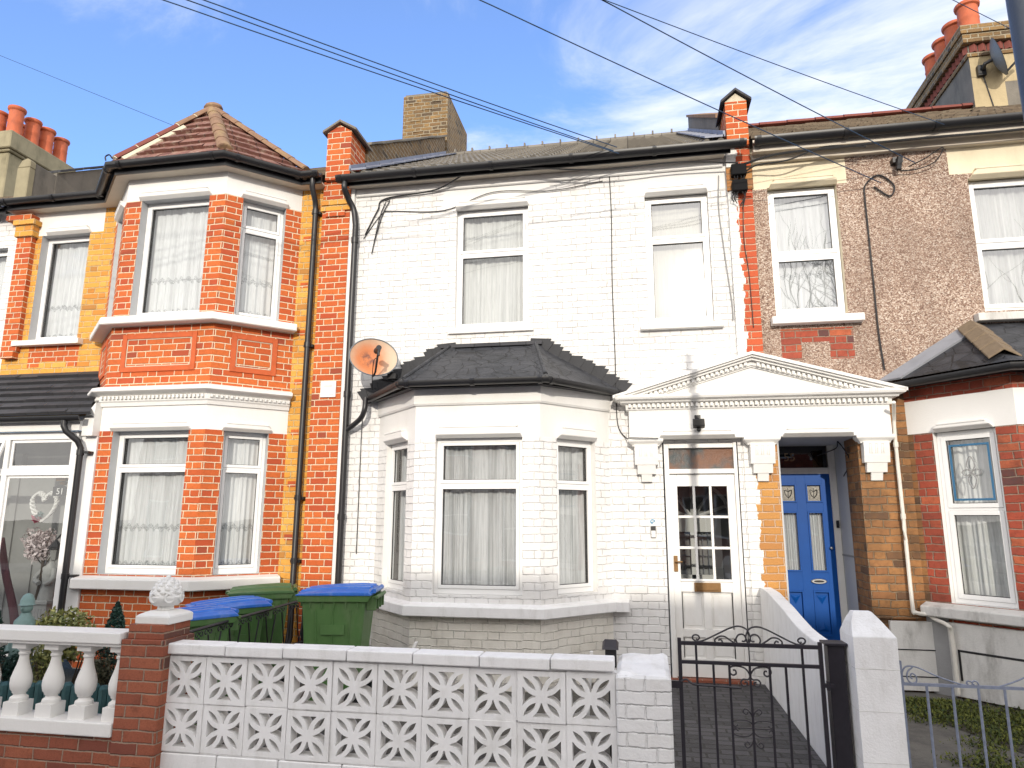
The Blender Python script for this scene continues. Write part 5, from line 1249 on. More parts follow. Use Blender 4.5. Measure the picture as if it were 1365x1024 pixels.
def wire(name, pts, r, mat, label, cat_, group=None, sm=8, n=6):
    b = MB(); b.tube(cat(pts, sm), r, n); return tag(b.build(name, mat, None, smooth=True), label, cat_, group)
wire('wall_cable', [(2.6, -.02, 5.12), (2.75, -.02, 5.0), (2.8, -.02, 5.12), (2.66, -.02, 5.25), (2.52, -.02, 5.15), (2.5, -.02, 5.0), (2.5, -.02, 4.6), (2.5, -.02, 4.0), (2.5, -.02, 3.5), (2.52, -.02, 3.1)], .009, 'cable', 'black cable with a loop at its top running down the pebbledash wall', 'cable')
wire('wall_cable', [(-.22, -.01, 5.5), (-.21, -.01, 5.0), (-.22, -.01, 4.2), (-.21, -.01, 3.4), (-.21, -.01, 3.0), (-.2, -.01, 2.6), (-.12, -.03, 2.45), (-.05, -.16, 2.43), (.22, -.17, 2.42)], .006, 'cable', 'thin dark cable running straight down the white wall from the eaves to the door bracket', 'cable')
wire('wall_cable', [(-3.2, -.012, 5.0), (-3.05, -.02, 5.3), (-2.95, -.02, 5.45), (-2.3, -.05, 5.5), (-1.8, -.2, 5.62), (-1.2, -.2, 5.6), (-.3, -.19, 5.5), (.5, -.18, 5.52), (1.2, -.12, 5.48)], .009, 'cable', 'black cable sagging under the gutter of the white house', 'cable')
wire('wall_cable', [(-3.22, -.01, 4.95), (-3.0, -.012, 5.25), (-2.85, -.012, 5.28), (-2.2, -.012, 5.24), (-1.6, -.02, 5.42), (-.9, -.02, 5.38), (-.3, -.015, 5.45)], .005, 'cable', 'thin loose wire draped across the top of the white wall', 'cable')
wire('wall_cable', [(-2.95, -.02, 5.4), (-3.02, -.02, 5.2), (-3.1, -.02, 4.75), (-3.06, -.02, 4.95), (-2.98, -.02, 5.25), (-2.9, -.02, 5.42), (-2.96, -.02, 5.42)], .006, 'cable', 'looped loose cable end hanging near the black downpipe of the white house', 'cable')
wire('wall_cable', [(1.2, -.1, 5.45), (1.6, -.2, 5.5), (2.2, -.2, 5.52), (3.0, -.2, 5.54), (3.8, -.2, 5.54), (4.6, -.2, 5.56)], .014, 'cable', 'thick black cable running along under the gutter of the pebbledashed house', 'cable')
wire('wall_cable', [(1.25, -.1, 5.36), (1.4, -.15, 5.42), (1.7, -.2, 5.42), (2.1, -.2, 5.54), (2.5, -.2, 5.5)], .009, 'cable', 'tangled black cable leaving the junction boxes to the right', 'cable')
wire('wall_cable', [(1.24, -.06, 5.1), (1.22, -.055, 4.6), (1.25, -.055, 4.2), (1.26, -.055, 3.6)], .005, 'cable', 'thin cable running down the narrow red brick pier above the pediment', 'cable')
wire('wall_cable', [(1.0, -.015, 5.4), (.98, -.015, 5.0), (1.02, -.015, 4.4), (1.06, -.015, 3.9), (1.06, -.015, 3.7)], .007, 'greyrender', 'grey cable in the corner between the white wall and the red pier', 'cable')
wire('wall_cable', [(2.83, -.06, 5.27), (3.0, -.06, 5.26), (3.2, -.08, 5.32), (3.28, -.12, 5.46), (3.1, -.1, 5.36), (2.95, -.06, 5.3)], .006, 'cable', 'small looped cable beside the clamp on the pebbledash', 'cable')
wire('wall_cable', [(2.0, .8, 2.3), (1.95+.2, .6, 2.36), (2.1, .3, 2.4), (2.2, .3, 2.2), (2.18, .5, 2.05)], .006, 'cable', 'short black cable looping inside the top of the blue door recess', 'cable')

# overhead service wires, from the eaves to a pole beyond the frame
def atpx(px, py, Y):
    r = Fv+R2*((px-682.5)/918.22)-U2*((py-512)/918.22); t_ = (Y+7.5)/r.y
    return V((r.x*t_, Y, 1.6+r.z*t_))
for i, (e, q, y, lab) in enumerate((
    ((-.1, -.3, 5.62), (218, 0), -3.0, 'lowest of the three overhead wires converging on the middle of the white house eaves'),
    ((-.16, -.3, 5.66), (250, 0), -3.0, 'middle one of the three overhead wires converging on the white house eaves'),
    ((-.12, -.3, 5.7), (272, 0), -3.0, 'uppermost of the three overhead wires converging on the white house eaves'),
    ((2.66, -.06, 5.14), (640, 0), -2.6, 'overhead wire crossing the red pier to the loop on the pebbledash'),
    ((3.0, -.1, 5.32), (803, 0), -2.4, 'overhead wire ending at the clamp on the pebbledashed house'),
    ((3.24, -.3, 5.62), (806, 0), -2.4, 'overhead wire ending at the gutter of the pebbledashed house'))):
    a = V(e); b_ = atpx(q[0], q[1], y); far = a+(b_-a)*2.6; pts = []
    for k in range(25):
        s_ = k/24; p = a.lerp(far, s_); s1 = 1/2.6
        p.z -= .12*(4*s_*(1-s_)-4*s1*(1-s1)*s_/s1 if s_ < s1 else 4*s_*(1-s_)-4*s1*(1-s1)); pts.append(p)
    b = MB(); b.tube(pts, .0052 if i != 5 else .004, 6); tag(b.build('overhead_wire', 'bluecable', None, smooth=True), lab, 'overhead wire', 'overhead telephone wires')
for (p, q, y, lab) in (((-10, 70), (225, 165), 6, 'faint overhead wire in the distance above the left chimney'), ((1250, -10), (1340, 35), 3, 'short overhead wire passing in front of the right chimney pots')):
    a, b_ = atpx(*p, y-(.5 if y == 3 else 0)), atpx(*q, y); b = MB(); b.tube([a+(a-b_)*.5, b_+(b_-a)*.2], .006, 6); tag(b.build('overhead_wire', 'bluecable', None), lab, 'overhead wire', 'overhead telephone wires')

# ================================================================== FRONT BOUNDARIES
# --- pierced block wall
H = thing('garden_wall', 'low white garden wall of pierced concrete blocks with a flat coping', 'garden wall', (-1.68, -3.06, -.1))
def screen_block():
    S = .1495; loops = [[(-S+.004, -S+.004), (S-.004, -S+.004), (S-.004, S-.004), (-S+.004, S-.004)]]
    def arc(p, q, sag, n=6):
        p, q = V((p[0], p[1])), V((q[0], q[1])); d = q-p; nn = V((-d.y, d.x)).normalized(); return [tuple(p.lerp(q, i/n)+nn*sag*4*(i/n)*(1-i/n)) for i in range(n)]
    for k in range(4):
        a = k*pi/2; rot = lambda p: (p[0]*cos(a)-p[1]*sin(a), p[0]*sin(a)+p[1]*cos(a))
        tri = arc((-.004, .036), (-.053, .112), -.009)+[(-.053, .116), (.053, .116)]+arc((.053, .112), (.004, .036), -.009)+[(.004, .036)]
        loops.append([rot(p) for p in tri])
        r0, r1 = .034, .112; leaf = arc((r0, r0), (r1, r1), .016, 8)+arc((r1, r1), (r0, r0), .016, 8)
        loops.append([rot(p) for p in leaf])
    vs, es, fs = [], [], []
    for lp in loops:
        i = len(vs); n = len(lp); vs += [V(p) for p in lp]; es += [(i+j, i+(j+1) % n) for j in range(n)]
    ov, oe, of, *_ = delaunay_2d_cdt(vs, es, [], 0, 1e-5)
    def inside(p, lp):
        c = False; j = len(lp)-1
        for i in range(len(lp)):
            if (lp[i][1] > p[1]) != (lp[j][1] > p[1]) and p[0] < (lp[j][0]-lp[i][0])*(p[1]-lp[i][1])/(lp[j][1]-lp[i][1])+lp[i][0]: c = not c
            j = i
        return c
    b = MB()
    for f in of:
        pts = [ov[i] for i in f]; c = sum(pts, V((0, 0)))/len(pts)
        if not inside(c, loops[0]) or any(inside(c, l) for l in loops[1:]): continue
        b.poly([(p.x, -.045, p.y) for p in pts]); b.poly([(p.x, .045, p.y) for p in pts][::-1])
    for lp in loops:
        n = len(lp)
        for j in range(n):
            p, q = lp[j], lp[(j+1) % n]; b.poly([(p[0], -.045, p[1]), (q[0], -.045, q[1]), (q[0], .045, q[1]), (p[0], .045, p[1])])
    return b
bk = screen_block().build('screen_block', 'whiteblk', None)
bk.parent = H
first = True
for r in range(2):
    for c in range(10):
        o = bk if first else bk.copy()
        if not first: COL.objects.link(o); o.parent = H
        first = False
        o.location = V((-3.16+.299*(c+.5)+random.uniform(-.003, .003), -3.045+random.uniform(-.006, .006), .24+.3*r+random.uniform(-.002, .002)))-V((-1.68, -3.06, -.1)); o.rotation_euler = (0, (pi/2)*random.randrange(4), 0)
b = MB(); b.box(-3.17, -.17, -3.08, -3.0, .087, .693); 
bm_ = MB()
for c in range(11): x = -3.16+.299*c; bm_.box(x-.0045, x+.0045, -3.083, -3.01, .09, .69)
for z in (.39, .09, .69): bm_.box(-3.16, -.17, -3.083, -3.01, z-.0045, z+.0045)
bm_.build('mortar_joint', 'whiteblk', H)
b = MB()
for c in range(7): b.box(-3.165+.43*c, -3.165+.43*(c+1)-.006, -3.095, -2.99, -.1, .083, 0)
b.build('base_course', 'whiteblk', H, bevel=.006)
xs = [-3.19, -2.72, -2.31, -1.87, -1.43, -1.0, -.56, -.175]
for a, c in zip(xs, xs[1:]):
    b = MB(); dz = random.uniform(-.003, .003); b.box(a+.003, c-.003, -3.12, -2.96, .698+dz, .765+dz); b.build('coping_stone', 'whiteblk', H, bevel=.008, seg=2)
# --- white brick pier beside the gate
H = thing('garden_pier', 'white painted brick pier with rough mortar top beside the black iron gate', 'pier', (0, -3, 0))
b = MB(); b.box(-.168, .152, -3.15, -2.62, -.1, .69, 0); 
b.build('brickwork', 'wpier', H, bevel=.012)
b = MB(); nx, ny = 12, 14
def hz(i, j):
    u, v_ = i/nx, j/ny; e = min(u, 1-u, v_*1.5)
    return .695+.03*v_+.006*sin(u*9+v_*5)+.005*sin(v_*17+u*3)-(.02 if e < .05 else 0)+random.uniform(-.0015, .0015)
G = [[(-.165+.315*i/nx, -3.148+.52*j/ny, hz(i, j)) for i in range(nx+1)] for j in range(ny+1)]
for j in range(ny):
    for i in range(nx): b.poly([G[j][i], G[j][i+1], G[j+1][i+1], G[j+1][i]])
for j, (row, y) in enumerate(((G[0], 0), (G[-1], 1))):
    for i in range(nx): b.poly([row[i], row[i+1], (row[i+1][0], row[i+1][1], .66), (row[i][0], row[i][1], .66)])
for j in range(ny):
    for ii in (0, nx): b.poly([G[j][ii], G[j+1][ii], (G[j+1][ii][0], G[j+1][ii][1], .66), (G[j][ii][0], G[j][ii][1], .66)])
b.build('mortar_top', 'whiteblk', H, smooth=True)
# --- garden gate
def spiral(cx, cz, r0, r1, a0, a1, n=18): return [(cx+(r0+(r1-r0)*k/n)*cos(a0+(a1-a0)*k/n), cz+(r0+(r1-r0)*k/n)*sin(a0+(a1-a0)*k/n)) for k in range(n+1)]
GY = -3.06
H = thing('iron_gate', 'black wrought iron garden gate with scrolls on top, in front of the dark paved path', 'gate', (.6, GY, 0))
def px2(x, y): return (.21+(x-340)/590*.79, .885-(y-495)*.79/590)
b = MB()
for x in (.21, 1.0): b.box(x-.011, x+.011, GY-.011, GY+.011, .06, .9)
b.box(.21, 1.0, GY-.009, GY+.009, .86, .882); b.box(.21, 1.0, GY-.009, GY+.009, .755, .775); b.box(.21, 1.0, GY-.009, GY+.009, .1, .12); b.build('gate_frame', 'iron', H, bevel=.002)
for x, t_ in ((.305, 1), (.4, 0), (.49, 0), (.605, 0), (.715, 0), (.805, 0), (.9, 1)):
    b = MB(); b.box(x-.0065, x+.0065, GY-.0065, GY+.0065, .1, .86 if t_ else .76); b.build('gate_bar', 'iron', H)
def sc(pts, r=.0052, y=GY, k=5):
    b = MB(); b.tube(cat([(x, y, z) for x, z in pts], k), r, 6); return b.build('scroll', 'iron', H, smooth=True)
cxg = .605
for s_ in (1, -1):
    T = lambda L: [(cxg+s_*(x-cxg), z) for x, z in L]
    sc(T([px2(*p) for p in ((628, 492), (626, 470), (640, 440), (672, 428), (710, 437), (770, 466), (820, 490), (848, 497), (868, 490), (872, 478), (862, 470), (848, 472), (842, 482), (850, 490), (857, 486))]))
    sc(T([px2(*p) for p in ((628, 480), (634, 500), (658, 508), (680, 500), (686, 482), (674, 464), (655, 462), (644, 476), (650, 490), (662, 490))]))
    sc(T([px2(*p) for p in ((684, 505), (715, 485), (735, 473), (758, 474), (776, 488), (770, 506), (752, 508), (745, 496), (752, 486), (762, 490))]))
    sc(T([px2(*p) for p in ((634, 655), (636, 630), (655, 603), (690, 594), (716, 600), (722, 618), (708, 632), (694, 626), (696, 612), (706, 612))]))
    sc(T([px2(*p) for p in ((634, 635), (645, 648), (665, 648), (676, 660), (668, 674), (652, 672), (650, 660), (660, 658))]))
    for v_ in (1, -1):
        cz_ = px2(0, 845)[1]; Q = [(650, 845), (652, 800), (665, 775), (680, 768), (688, 780), (676, 790), (668, 780)]
        Q2 = [(650, 830), (670, 815), (700, 812), (728, 818), (734, 830), (724, 840), (712, 832)]
        for L in (Q, Q2, [(655, 845), (690, 845), (730, 845)]):
            if L[0] == (655, 845) and v_ < 0: continue
            sc([(cxg+s_*(p[0]-650)*.79/590, cz_+v_*(845-p[1])*.79/590) for p in L], .0045)
b = MB(); b.box(.995, 1.06, GY-.012, GY+.012, .655, .675); b.tube([(1.03, GY, .69), (1.03, GY, .64)], .012, 6); b.build('latch', 'iron', H)
b = MB(); b.box(.155, .21, GY-.02, GY+.0, .62, .66); b.tube(cat([(.2, GY-.01, .645), (.24, GY-.01, .67), (.29, GY-.02, .645), (.45, GY-.02, .64), (.55, GY-.02, .635)]), .006, 5); b.build('hinge_strap', 'iron', H)
b = MB(); b.box(1.048, 1.14, -3.03, -2.94, -.1, .88, 0); b.box(1.03, 1.158, -3.05, -2.92, .88, .893, 0); tag(b.build('gate_post', 'iron', None, bevel=.002), 'square black steel gate post with a flat cap beside the white concrete post', 'gate post')
# --- white post and dividing wall
b = MB(); x0, x1, y0, y1, zt = 1.155, 1.385, -3.16, -2.9, .95
b.box(x0, x1, y0, y1, -.1, zt); 
b.rings([[(x0, y0, zt), (x1, y0, zt), (x1, y1, zt), (x0, y1, zt)], [(x0+.015, y0+.06, zt+.07), (x1-.05, y0+.06, zt+.075), (x1-.05, y1-.06, zt+.075), (x0+.015, y1-.06, zt+.07)], [(x0+.04, y0+.1, zt+.125), (x1-.09, y0+.1, zt+.125), (x1-.09, y1-.1, zt+.125), (x0+.04, y1-.1, zt+.125)]])
for z in (.78, .56, .3): b.box(x0-.0015, x1+.0015, y0-.0015, y1, z, z+.004, 1)
H = tag(b.build('gate_pillar', ['whiteblk', 'oldwhite'], None, bevel=.008, seg=2), 'stout white painted concrete pillar with a bevelled top between the two gates', 'pillar')
prof = [(-2.9, .82), (-2.55, .80), (-2.2, .775), (-1.9, .78), (-1.7, .79), (-1.4, .825), (-1.1, .865), (-.8, .895), (-.5, .925), (-.2, .93), (-.05, .93)]
b = MB(); b.prismx([(-2.9, -.1)]+prof+[(-.05, -.1)], 1.155, 1.265, 0)
tag(b.build('dividing_wall', 'whiteblk', None, bevel=.01, seg=2), 'white rendered dividing wall sweeping down in a curve between the two doorways', 'wall')
# right gate
H = thing('iron_gate', 'weathered grey-blue iron gate cut off by the right edge of the picture', 'gate', (2.0, GY, 0))
b = MB()
for x in (1.415, 2.5): b.box(x-.01, x+.01, GY-.01, GY+.01, .03, .815)
b.box(1.415, 2.5, GY-.008, GY+.008, .685, .7); b.box(1.415, 2.5, GY-.008, GY+.008, .08, .095); b.build('gate_frame', ['bluebar'], H)
for k in range(8):
    x = 1.415+.1305*(k+1)
    if x < 2.48: b = MB(); b.tube([(x, GY, .09), (x, GY, .69)], .0075, 8); b.build('gate_bar', 'bluebar', H, smooth=True)
def z12(x, y): return (1.415+(x-760)*.00099, .69-(y-505)*.00102)
for L in (((775, 500), (770, 450), (790, 415), (830, 410), (880, 425), (960, 460), (1050, 488), (1085, 496)), ((830, 412), (800, 440), (795, 475), (815, 497), (840, 490), (842, 462), (822, 447), (812, 465), (822, 475)),
          ((1085, 496), (1120, 500), (1128, 483), (1108, 475), (1098, 488), (1108, 490)), ((1085, 496), (1150, 505), (1157, 483), (1138, 473), (1128, 487), (1138, 492)), ((1150, 505), (1230, 505), (1300, 485), (1365, 460), (1430, 430), (1480, 430), (1500, 460))):
    b = MB(); b.tube(cat([(z12(*p)[0], GY, z12(*p)[1]) for p in L], 6), .0045, 6); b.build('scroll', 'bluebar', H, smooth=True)
# --- brick pillar with pinecone finial
H = thing('garden_pier', 'dark red brick garden pier carrying a white pinecone finial', 'pier', (-3.3, -3.02, 0))
b = MB(); b.box(-3.455, -3.135, -3.17, -2.84, -.1, .79, 0); b.box(-3.43, -3.16, -3.145, -2.865, .79, .885, 0); b.build('brickwork', 'gardenred', H, bevel=.004)
t = thing('pinecone_finial', 'white stone pinecone finial on a square foot atop the brick pier', 'finial', (-3.27, -3.0, .885))
b = MB(); b.box(-3.4, -3.14, -3.13, -2.87, .885, .935); b.rings([[(-3.27+s1*.13*k_, -3.0+s2*.13*k_, z_) for s1, s2 in ((-1, -1), (1, -1), (1, 1), (-1, 1))] for k_, z_ in ((1, .935), (.9, .945), (.55, .965))]); b.lathe([(.055, .0), (.05, .03), (.055, .045)], (-3.27, -3.0, .965), 16); b.build('foot', 'white', t, bevel=.004)
b = MB(); R = []; n = 32
for i in range(19):
    z = i/18; r = .03+.072*max(0., sin(min(1., (z*.93+.1)**.85)*pi))**.75
    R.append([(-3.27+r*(1+.10*cos(8*(a)+i*pi*.5)*(1 if i > 6 else .0)+(.12*abs(sin(3*a)) if i <= 6 else 0))*cos(a), -3.0+r*(1+.10*cos(8*a+i*pi*.5)*(1 if i > 6 else 0)+(.12*abs(sin(3*a)) if i <= 6 else 0))*sin(a), .995+.18*z) for a in [2*pi*k/n for k in range(n)]])
b.rings(R)
for k in range(6):
    a = 2*pi*k/6+.26; b.tube([(-3.27+cos(a)*.1+.028*cos(q)*-sin(a), -3.0+sin(a)*.1+.028*cos(q)*cos(a), 1.05+.03*sin(q)) for q in [2*pi*j/12 for j in range(13)]], .008, 6)
for lv, (z, r, nn, s0) in enumerate(((1.085, .086, 10, .021), (1.108, .08, 10, .02), (1.13, .068, 8, .019), (1.15, .052, 7, .018), (1.168, .033, 5, .017), (1.182, .0, 1, .018))):
    for k in range(nn): a = 2*pi*(k+.5*(lv % 2))/nn; b.sphere((-3.27+r*cos(a), -3.0+r*sin(a), z), s0, 5, 0, (1, 1, .9))
b.build('pinecone', 'white', t, smooth=True)
# --- balustrade
H = thing('balustrade', 'white stone balustrade with turned balusters on a low brick wall', 'balustrade', (-4.6, -3.08, 0))
b = MB(); b.box(-6.9, -3.46, -3.18, -2.99, .755, .83); b.box(-6.9, -3.46, -3.165, -3.005, .735, .755); b.build('handrail', 'white', H, bevel=.008, seg=2)
b = MB(); b.box(-6.9, -3.46, -3.18, -2.97, .175, .262); b.build('base_rail', 'white', H, bevel=.008, seg=2)
b = MB(); b.box(-6.9, -3.455, -3.15, -2.99, -.1, .175); b.build('brick_base', 'gardenred', H)
def baluster():
    b = MB(); q = .062
    b.box(-q, q, -q, q, 0, .085); b.box(-.055, .055, -.055, .055, .435, .475)
    b.lathe([(.055, .085), (.058, .095), (.055, .11), (.04, .12), (.036, .13), (.046, .14), (.048, .15), (.06, .165), (.067, .2), (.066, .235), (.055, .275), (.04, .32), (.031, .36), (.029, .385), (.037, .392), (.037, .402), (.031, .408), (.035, .42), (.05, .43), (.052, .437)], (0, 0, 0), 24)
    return b
bl = baluster().build('baluster', 'white', None, smooth=True); bl.parent = H
for k in range(13):
    o = bl if k == 0 else bl.copy()
    if k: COL.objects.link(o); o.parent = H
    o.location = V((-3.505-.259*k, -3.08, .262))-V((-4.6, -3.08, 0))
# --- teal log-roll edging
H = thing('lawn_edging', 'low teal painted log edging behind the white balusters', 'edging', (-4.6, -2.86, 0))
b = MB()
for k in range(46):
    x = -3.5-.075*k; b.lathe([(.036, 0), (.036, .385+.01*(k % 3)), (.02, .405+.01*(k % 3))], (x, -2.86, 0), 8)
b.build('log_roll', 'teal', H)
# plants
def plant(name, label, cat_, c, rad, n, size, mat, cone=False, seed=1, stems=True):
    t = thing(name, label, cat_, (c[0], c[1], .1)); b = MB(); leaves(b, c, rad, n, size, 0, cone, seed); b.build('foliage', mat, t, recalc=False)
    b = MB(); rnd = random.Random(seed)
    for k in range(1 if cone else 9):
        a = rnd.uniform(0, 6.28); e = (c[0]+rad[0]*.6*cos(a)*(0 if cone else 1), c[1]+rad[1]*.6*sin(a)*(0 if cone else 1), c[2]+rad[2]*.4); b.tube(cat([(c[0], c[1], .1), ((c[0]+e[0])/2+.02, (c[1]+e[1])/2, (.1+e[2])/2), e]), .008, 5, 0, .4)
    b.build('stem', 'bark', t); return t
plant('shrub', 'variegated cream and green shrub spreading behind the balustrade handrail', 'shrub', (-4.42, -2.55, .68), (.42, .25, .25), 2600, .022, 'leafyel', seed=11)
plant('dwarf_conifer', 'dark blue-green dwarf conifer just left of the brick pier', 'conifer', (-3.99, -2.58, .66), (.17, .16, .29), 3200, .016, 'leafdk', True, 12)
plant('dwarf_conifer', 'dark conifer cut off by the left edge above the handrail', 'conifer', (-5.08, -2.6, .62), (.2, .16, .3), 2400, .018, 'leafdk', True, 13)
plant('shrub', 'dark green conifer shrub seen between the last two balusters', 'shrub', (-3.72, -2.62, .5), (.16, .14, .2), 1500, .016, 'leafdk', False, 14)
plant('shrub', 'bright green feathery shrub low between the last balusters', 'shrub', (-3.68, -2.74, .36), (.14, .1, .14), 1200, .016, 'leafgr', False, 15)
plant('shrub', 'heather-like brown and white shrub seen between the middle balusters', 'shrub', (-3.98, -2.72, .44), (.15, .12, .2), 1400, .015, 'leafbr', False, 16)
plant('shrub', 'yellow-green shrub between the two leftmost balusters', 'shrub', (-4.42, -2.74, .46), (.15, .1, .2), 1300, .017, 'leafyel', False, 17)
plant('shrub', 'dark leafy shrub at the left edge behind the balusters', 'shrub', (-4.72, -2.74, .44), (.14, .1, .2), 1200, .018, 'leafdk', False, 18)
t = thing('garden_figure', 'small blue-green figure of a helmeted policeman peeping over the balustrade', 'garden ornament', (-4.83, -2.5, .1))
b = MB(); b.lathe([(.075, 0), (.08, .3), (.085, .55), (.075, .68), (.04, .72), (.035, .74)], (-4.88, -2.5, .1), 14); b.sphere((-4.88, -2.5, .88), .045, 8, 0, (1, 1, 1.1)); b.sphere((-4.88, -2.545, .875), .01, 4)
b.tube(cat([(-4.95, -2.5, .76), (-4.97, -2.53, .65), (-4.93, -2.58, .55)]), .022, 8); b.tube(cat([(-4.81, -2.5, .76), (-4.78, -2.53, .65), (-4.82, -2.58, .56)]), .022, 8); b.build('body', 'tealstone', t, smooth=True)
b = MB(); b.lathe([(.06, 0), (.052, .01), (.05, .04), (.035, .075), (.01, .09)], (-4.88, -2.5, .9), 14); b.build('helmet', 'tealstone', t, smooth=True)
# --- railing between the two front gardens
H = thing('iron_railing', 'low black scrolled iron railing running back from the brick pier to the house wall', 'railing', (-3.5, -1.6, 0))
b = MB(); zr = lambda y: .715+.035*(y+2.28)/1.73
b.box(-3.51, -3.49, -2.82, -.1, 0, 0) if False else None
b.tube([(-3.5, -2.82, zr(-2.82)), (-3.5, -.1, zr(-.1))], .013, 6); b.tube([(-3.5, -2.82, zr(-2.82)-.42), (-3.5, -.1, zr(-.1)-.42)], .011, 6)
for y in (-2.8, -.45): b.box(-3.515, -3.485, y-.015, y+.015, 0, zr(y)+.02)
b.build('rail', 'iron', H)
y = -2.72
while y < -.5:
    b = MB(); z1 = zr(y)-.012; z0 = z1-.41
    b.tube([(-3.5, y, z1-.05), (-3.5, y+.09, z0), (-3.5, y+.18, z1-.05)], .007, 5)
    for s_ in (0, .18):
        for k in (-1, 1): b.tube([(-3.5, y+s_+k*p[0], z1-.05+p[1]) for p in [(.0+.028-.028*cos(q)*(1-q/9), .02+.028*sin(q)*(1-q/9)) for q in [j*.5 for j in range(13)]]], .005, 5)
    b.build('scroll_panel', 'iron', H); y += .3
# --- wheelie bins
def bin_(mat_lid, label, loc, rz, s=1.0):
    t = thing('wheelie_bin', label, 'wheelie bin', loc, 'green wheelie bins', rz); off = V(loc)
    def bb(fn, name, mat, bev=.006, sm=False, par=None):
        b = MB(); fn(b); b.v = [tuple(V(p)+off) for p in b.v]; o = b.build(name, mat, par or t, bevel=bev, seg=2, smooth=sm); return o
    w0, w1, d0, d1, h = .19, .24, .2, .27, .93
    def body(b):
        rs = []
        for z, k in ((.04, 0), (.3, .32), (.84, .93), (h, 1.0)):
            w_, dd = w0+(w1-w0)*k, d0+(d1-d0)*k; rs.append([(-w_, -dd, z), (-w_*.35, -dd-.012, z), (w_*.35, -dd-.012, z), (w_, -dd, z), (w_, dd, z), (-w_, dd, z)])
        b.rings(rs); 
    B = bb(body, 'body', 'binbody', .02)
    def ribs(b):
        for q in (-.55, 0, .55):
            b.tube([(q*w0, -d0-.012, .12), (q*w1, -d1-.006, .8)], .006, 6)
            for s_ in (-1, 1): b.tube([(s_*(w0+.004), q*d0, .12), (s_*(w1-.002), q*d1, .82)], .006, 6)
        for s_ in (-1, 1): b.box(s_*.235-.004, s_*.235+.004, -.1, .1, .62, .7)
    bb(ribs, 'moulded_ribs', 'binbody', 0)
    def rim(b):
        b.rings([[(-w1-.018, -d1-.03, h-.045), (w1+.018, -d1-.03, h-.045), (w1+.018, d1+.02, h-.045), (-w1-.018, d1+.02, h-.045)], [(-w1-.022, -d1-.035, h+.01), (w1+.022, -d1-.035, h+.01), (w1+.022, d1+.05, h+.01), (-w1-.022, d1+.05, h+.01)]])
        for k in range(5): b.box(-w1-.01, -w1+.0, -.2+k*.1, -.19+k*.1, h-.1, h-.03); b.box(w1, w1+.012, -.2+k*.1, -.19+k*.1, h-.1, h-.03)
        for k in range(4): b.box(-.16+k*.105, -.15+k*.105, -d1-.032, -d1-.0, h-.09, h-.03)
        for x in (-.19, -.06, .06, .19): b.box(x-.008, x+.008, d1+.0, d1+.085, h-.12, h+.0)
        b.tube([(-.21, d1+.085, h-.01), (.21, d1+.085, h-.01)], .017, 8)
    bb(rim, 'rim', 'binbody', .005)
    def lid(b):
        P_ = [(-d1-.05, .0), (-d1-.03, .014), (-d1+.06, .026), (0, .04), (d1-.1, .046), (d1+.02, .04), (d1+.05, .012)]
        b.rings([[(x, y, h+.015+z*(1 if abs(x) < w1 else .45)) for x in (-w1-.03, -w1+.03, -.1, -.07, .07, .1, w1-.03, w1+.03) for z_ in (0,)] +
                 [(w1+.03, y, h+.008), (-w1-.03, y, h+.008)] for y, z in P_])
        for x in (-.14, .0, .14): b.rings([[(x-.035, y, h+.014+z), (x+.035, y, h+.014+z), (x+.022, y, h+.032+z), (x-.022, y, h+.032+z)] for y, z in P_[1:-1]])
        b.box(-.08, .08, -d1-.075, -d1-.04, h+.0, h+.022); b.tube([(-.2, d1+.06, h+.04), (.2, d1+.06, h+.04)], .022, 8)
    bb(lid, 'lid', mat_lid, .006)
    for x in (-.22, .22): bb(lambda b: b.rings([[(x-.02, .2+.1*cos(a), .1+.1*sin(a)) for a in [2*pi*k/20 for k in range(20)]], [(x+.02, .2+.1*cos(a), .1+.1*sin(a)) for a in [2*pi*k/20 for k in range(20)]]]), 'wheel', 'black', .006)
    return t
bin_('bluelid', 'green wheelie bin with blue lid standing alone against the white bay', (-2.62, -1.55, .01), radians(-79))
bin_('bluelid', 'green wheelie bin with blue lid nearest the pinecone pier', (-3.84, -1.9, -.18), radians(-35))
bin_('bluelid', 'green wheelie bin with blue lid half hidden between the other two left of the railing', (-3.88, -1.25, -.17), radians(-40))
bin_('binlid', 'green wheelie bin with a plain green lid beside the railing', (-3.9, -.62, -.1), radians(-62))
b = MB(); b.rings([[(-3.36, -2.4, 0), (-3.27, -2.4, 0), (-3.27, -2.37, 0), (-3.36, -2.37, 0)], [(-3.37, -2.35, .56), (-3.28, -2.35, .56), (-3.28, -2.32, .56), (-3.37, -2.32, .56)], [(-3.35, -2.34, .6), (-3.3, -2.34, .6), (-3.3, -2.31, .6), (-3.35, -2.31, .6)]])
tag(b.build('wooden_stake', 'tan', None, bevel=.01), 'rounded pale wooden board end sticking up behind the pierced wall beside the railing', 'board')
for (x, y, dx, h_, lab) in ((-1.62, -2.5, .17, .72, 'slanting white timber end showing above the pierced wall under the bay'), (-.36, -2.55, .04, .71, 'short white timber end showing above the pierced wall near its right end')):
    b = MB(); b.rings([[(x-dx, y, .3), (x-dx+.03, y, .3), (x-dx+.03, y+.03, .3), (x-dx, y+.03, .3)], [(x, y, h_), (x+.02, y, h_), (x+.02, y+.03, h_), (x, y+.03, h_)]]); tag(b.build('white_timber', 'white', None), lab, 'timber')
t = thing('garden_light', 'small black garden lantern post behind the right end of the pierced wall', 'garden light', (-.21, -2.75, 0))
b = MB(); b.tube([(-.21, -2.75, 0), (-.21, -2.75, .68)], .02, 8); b.box(-.245, -.175, -2.785, -2.715, .66, .77); b.build('post', 'black', t)
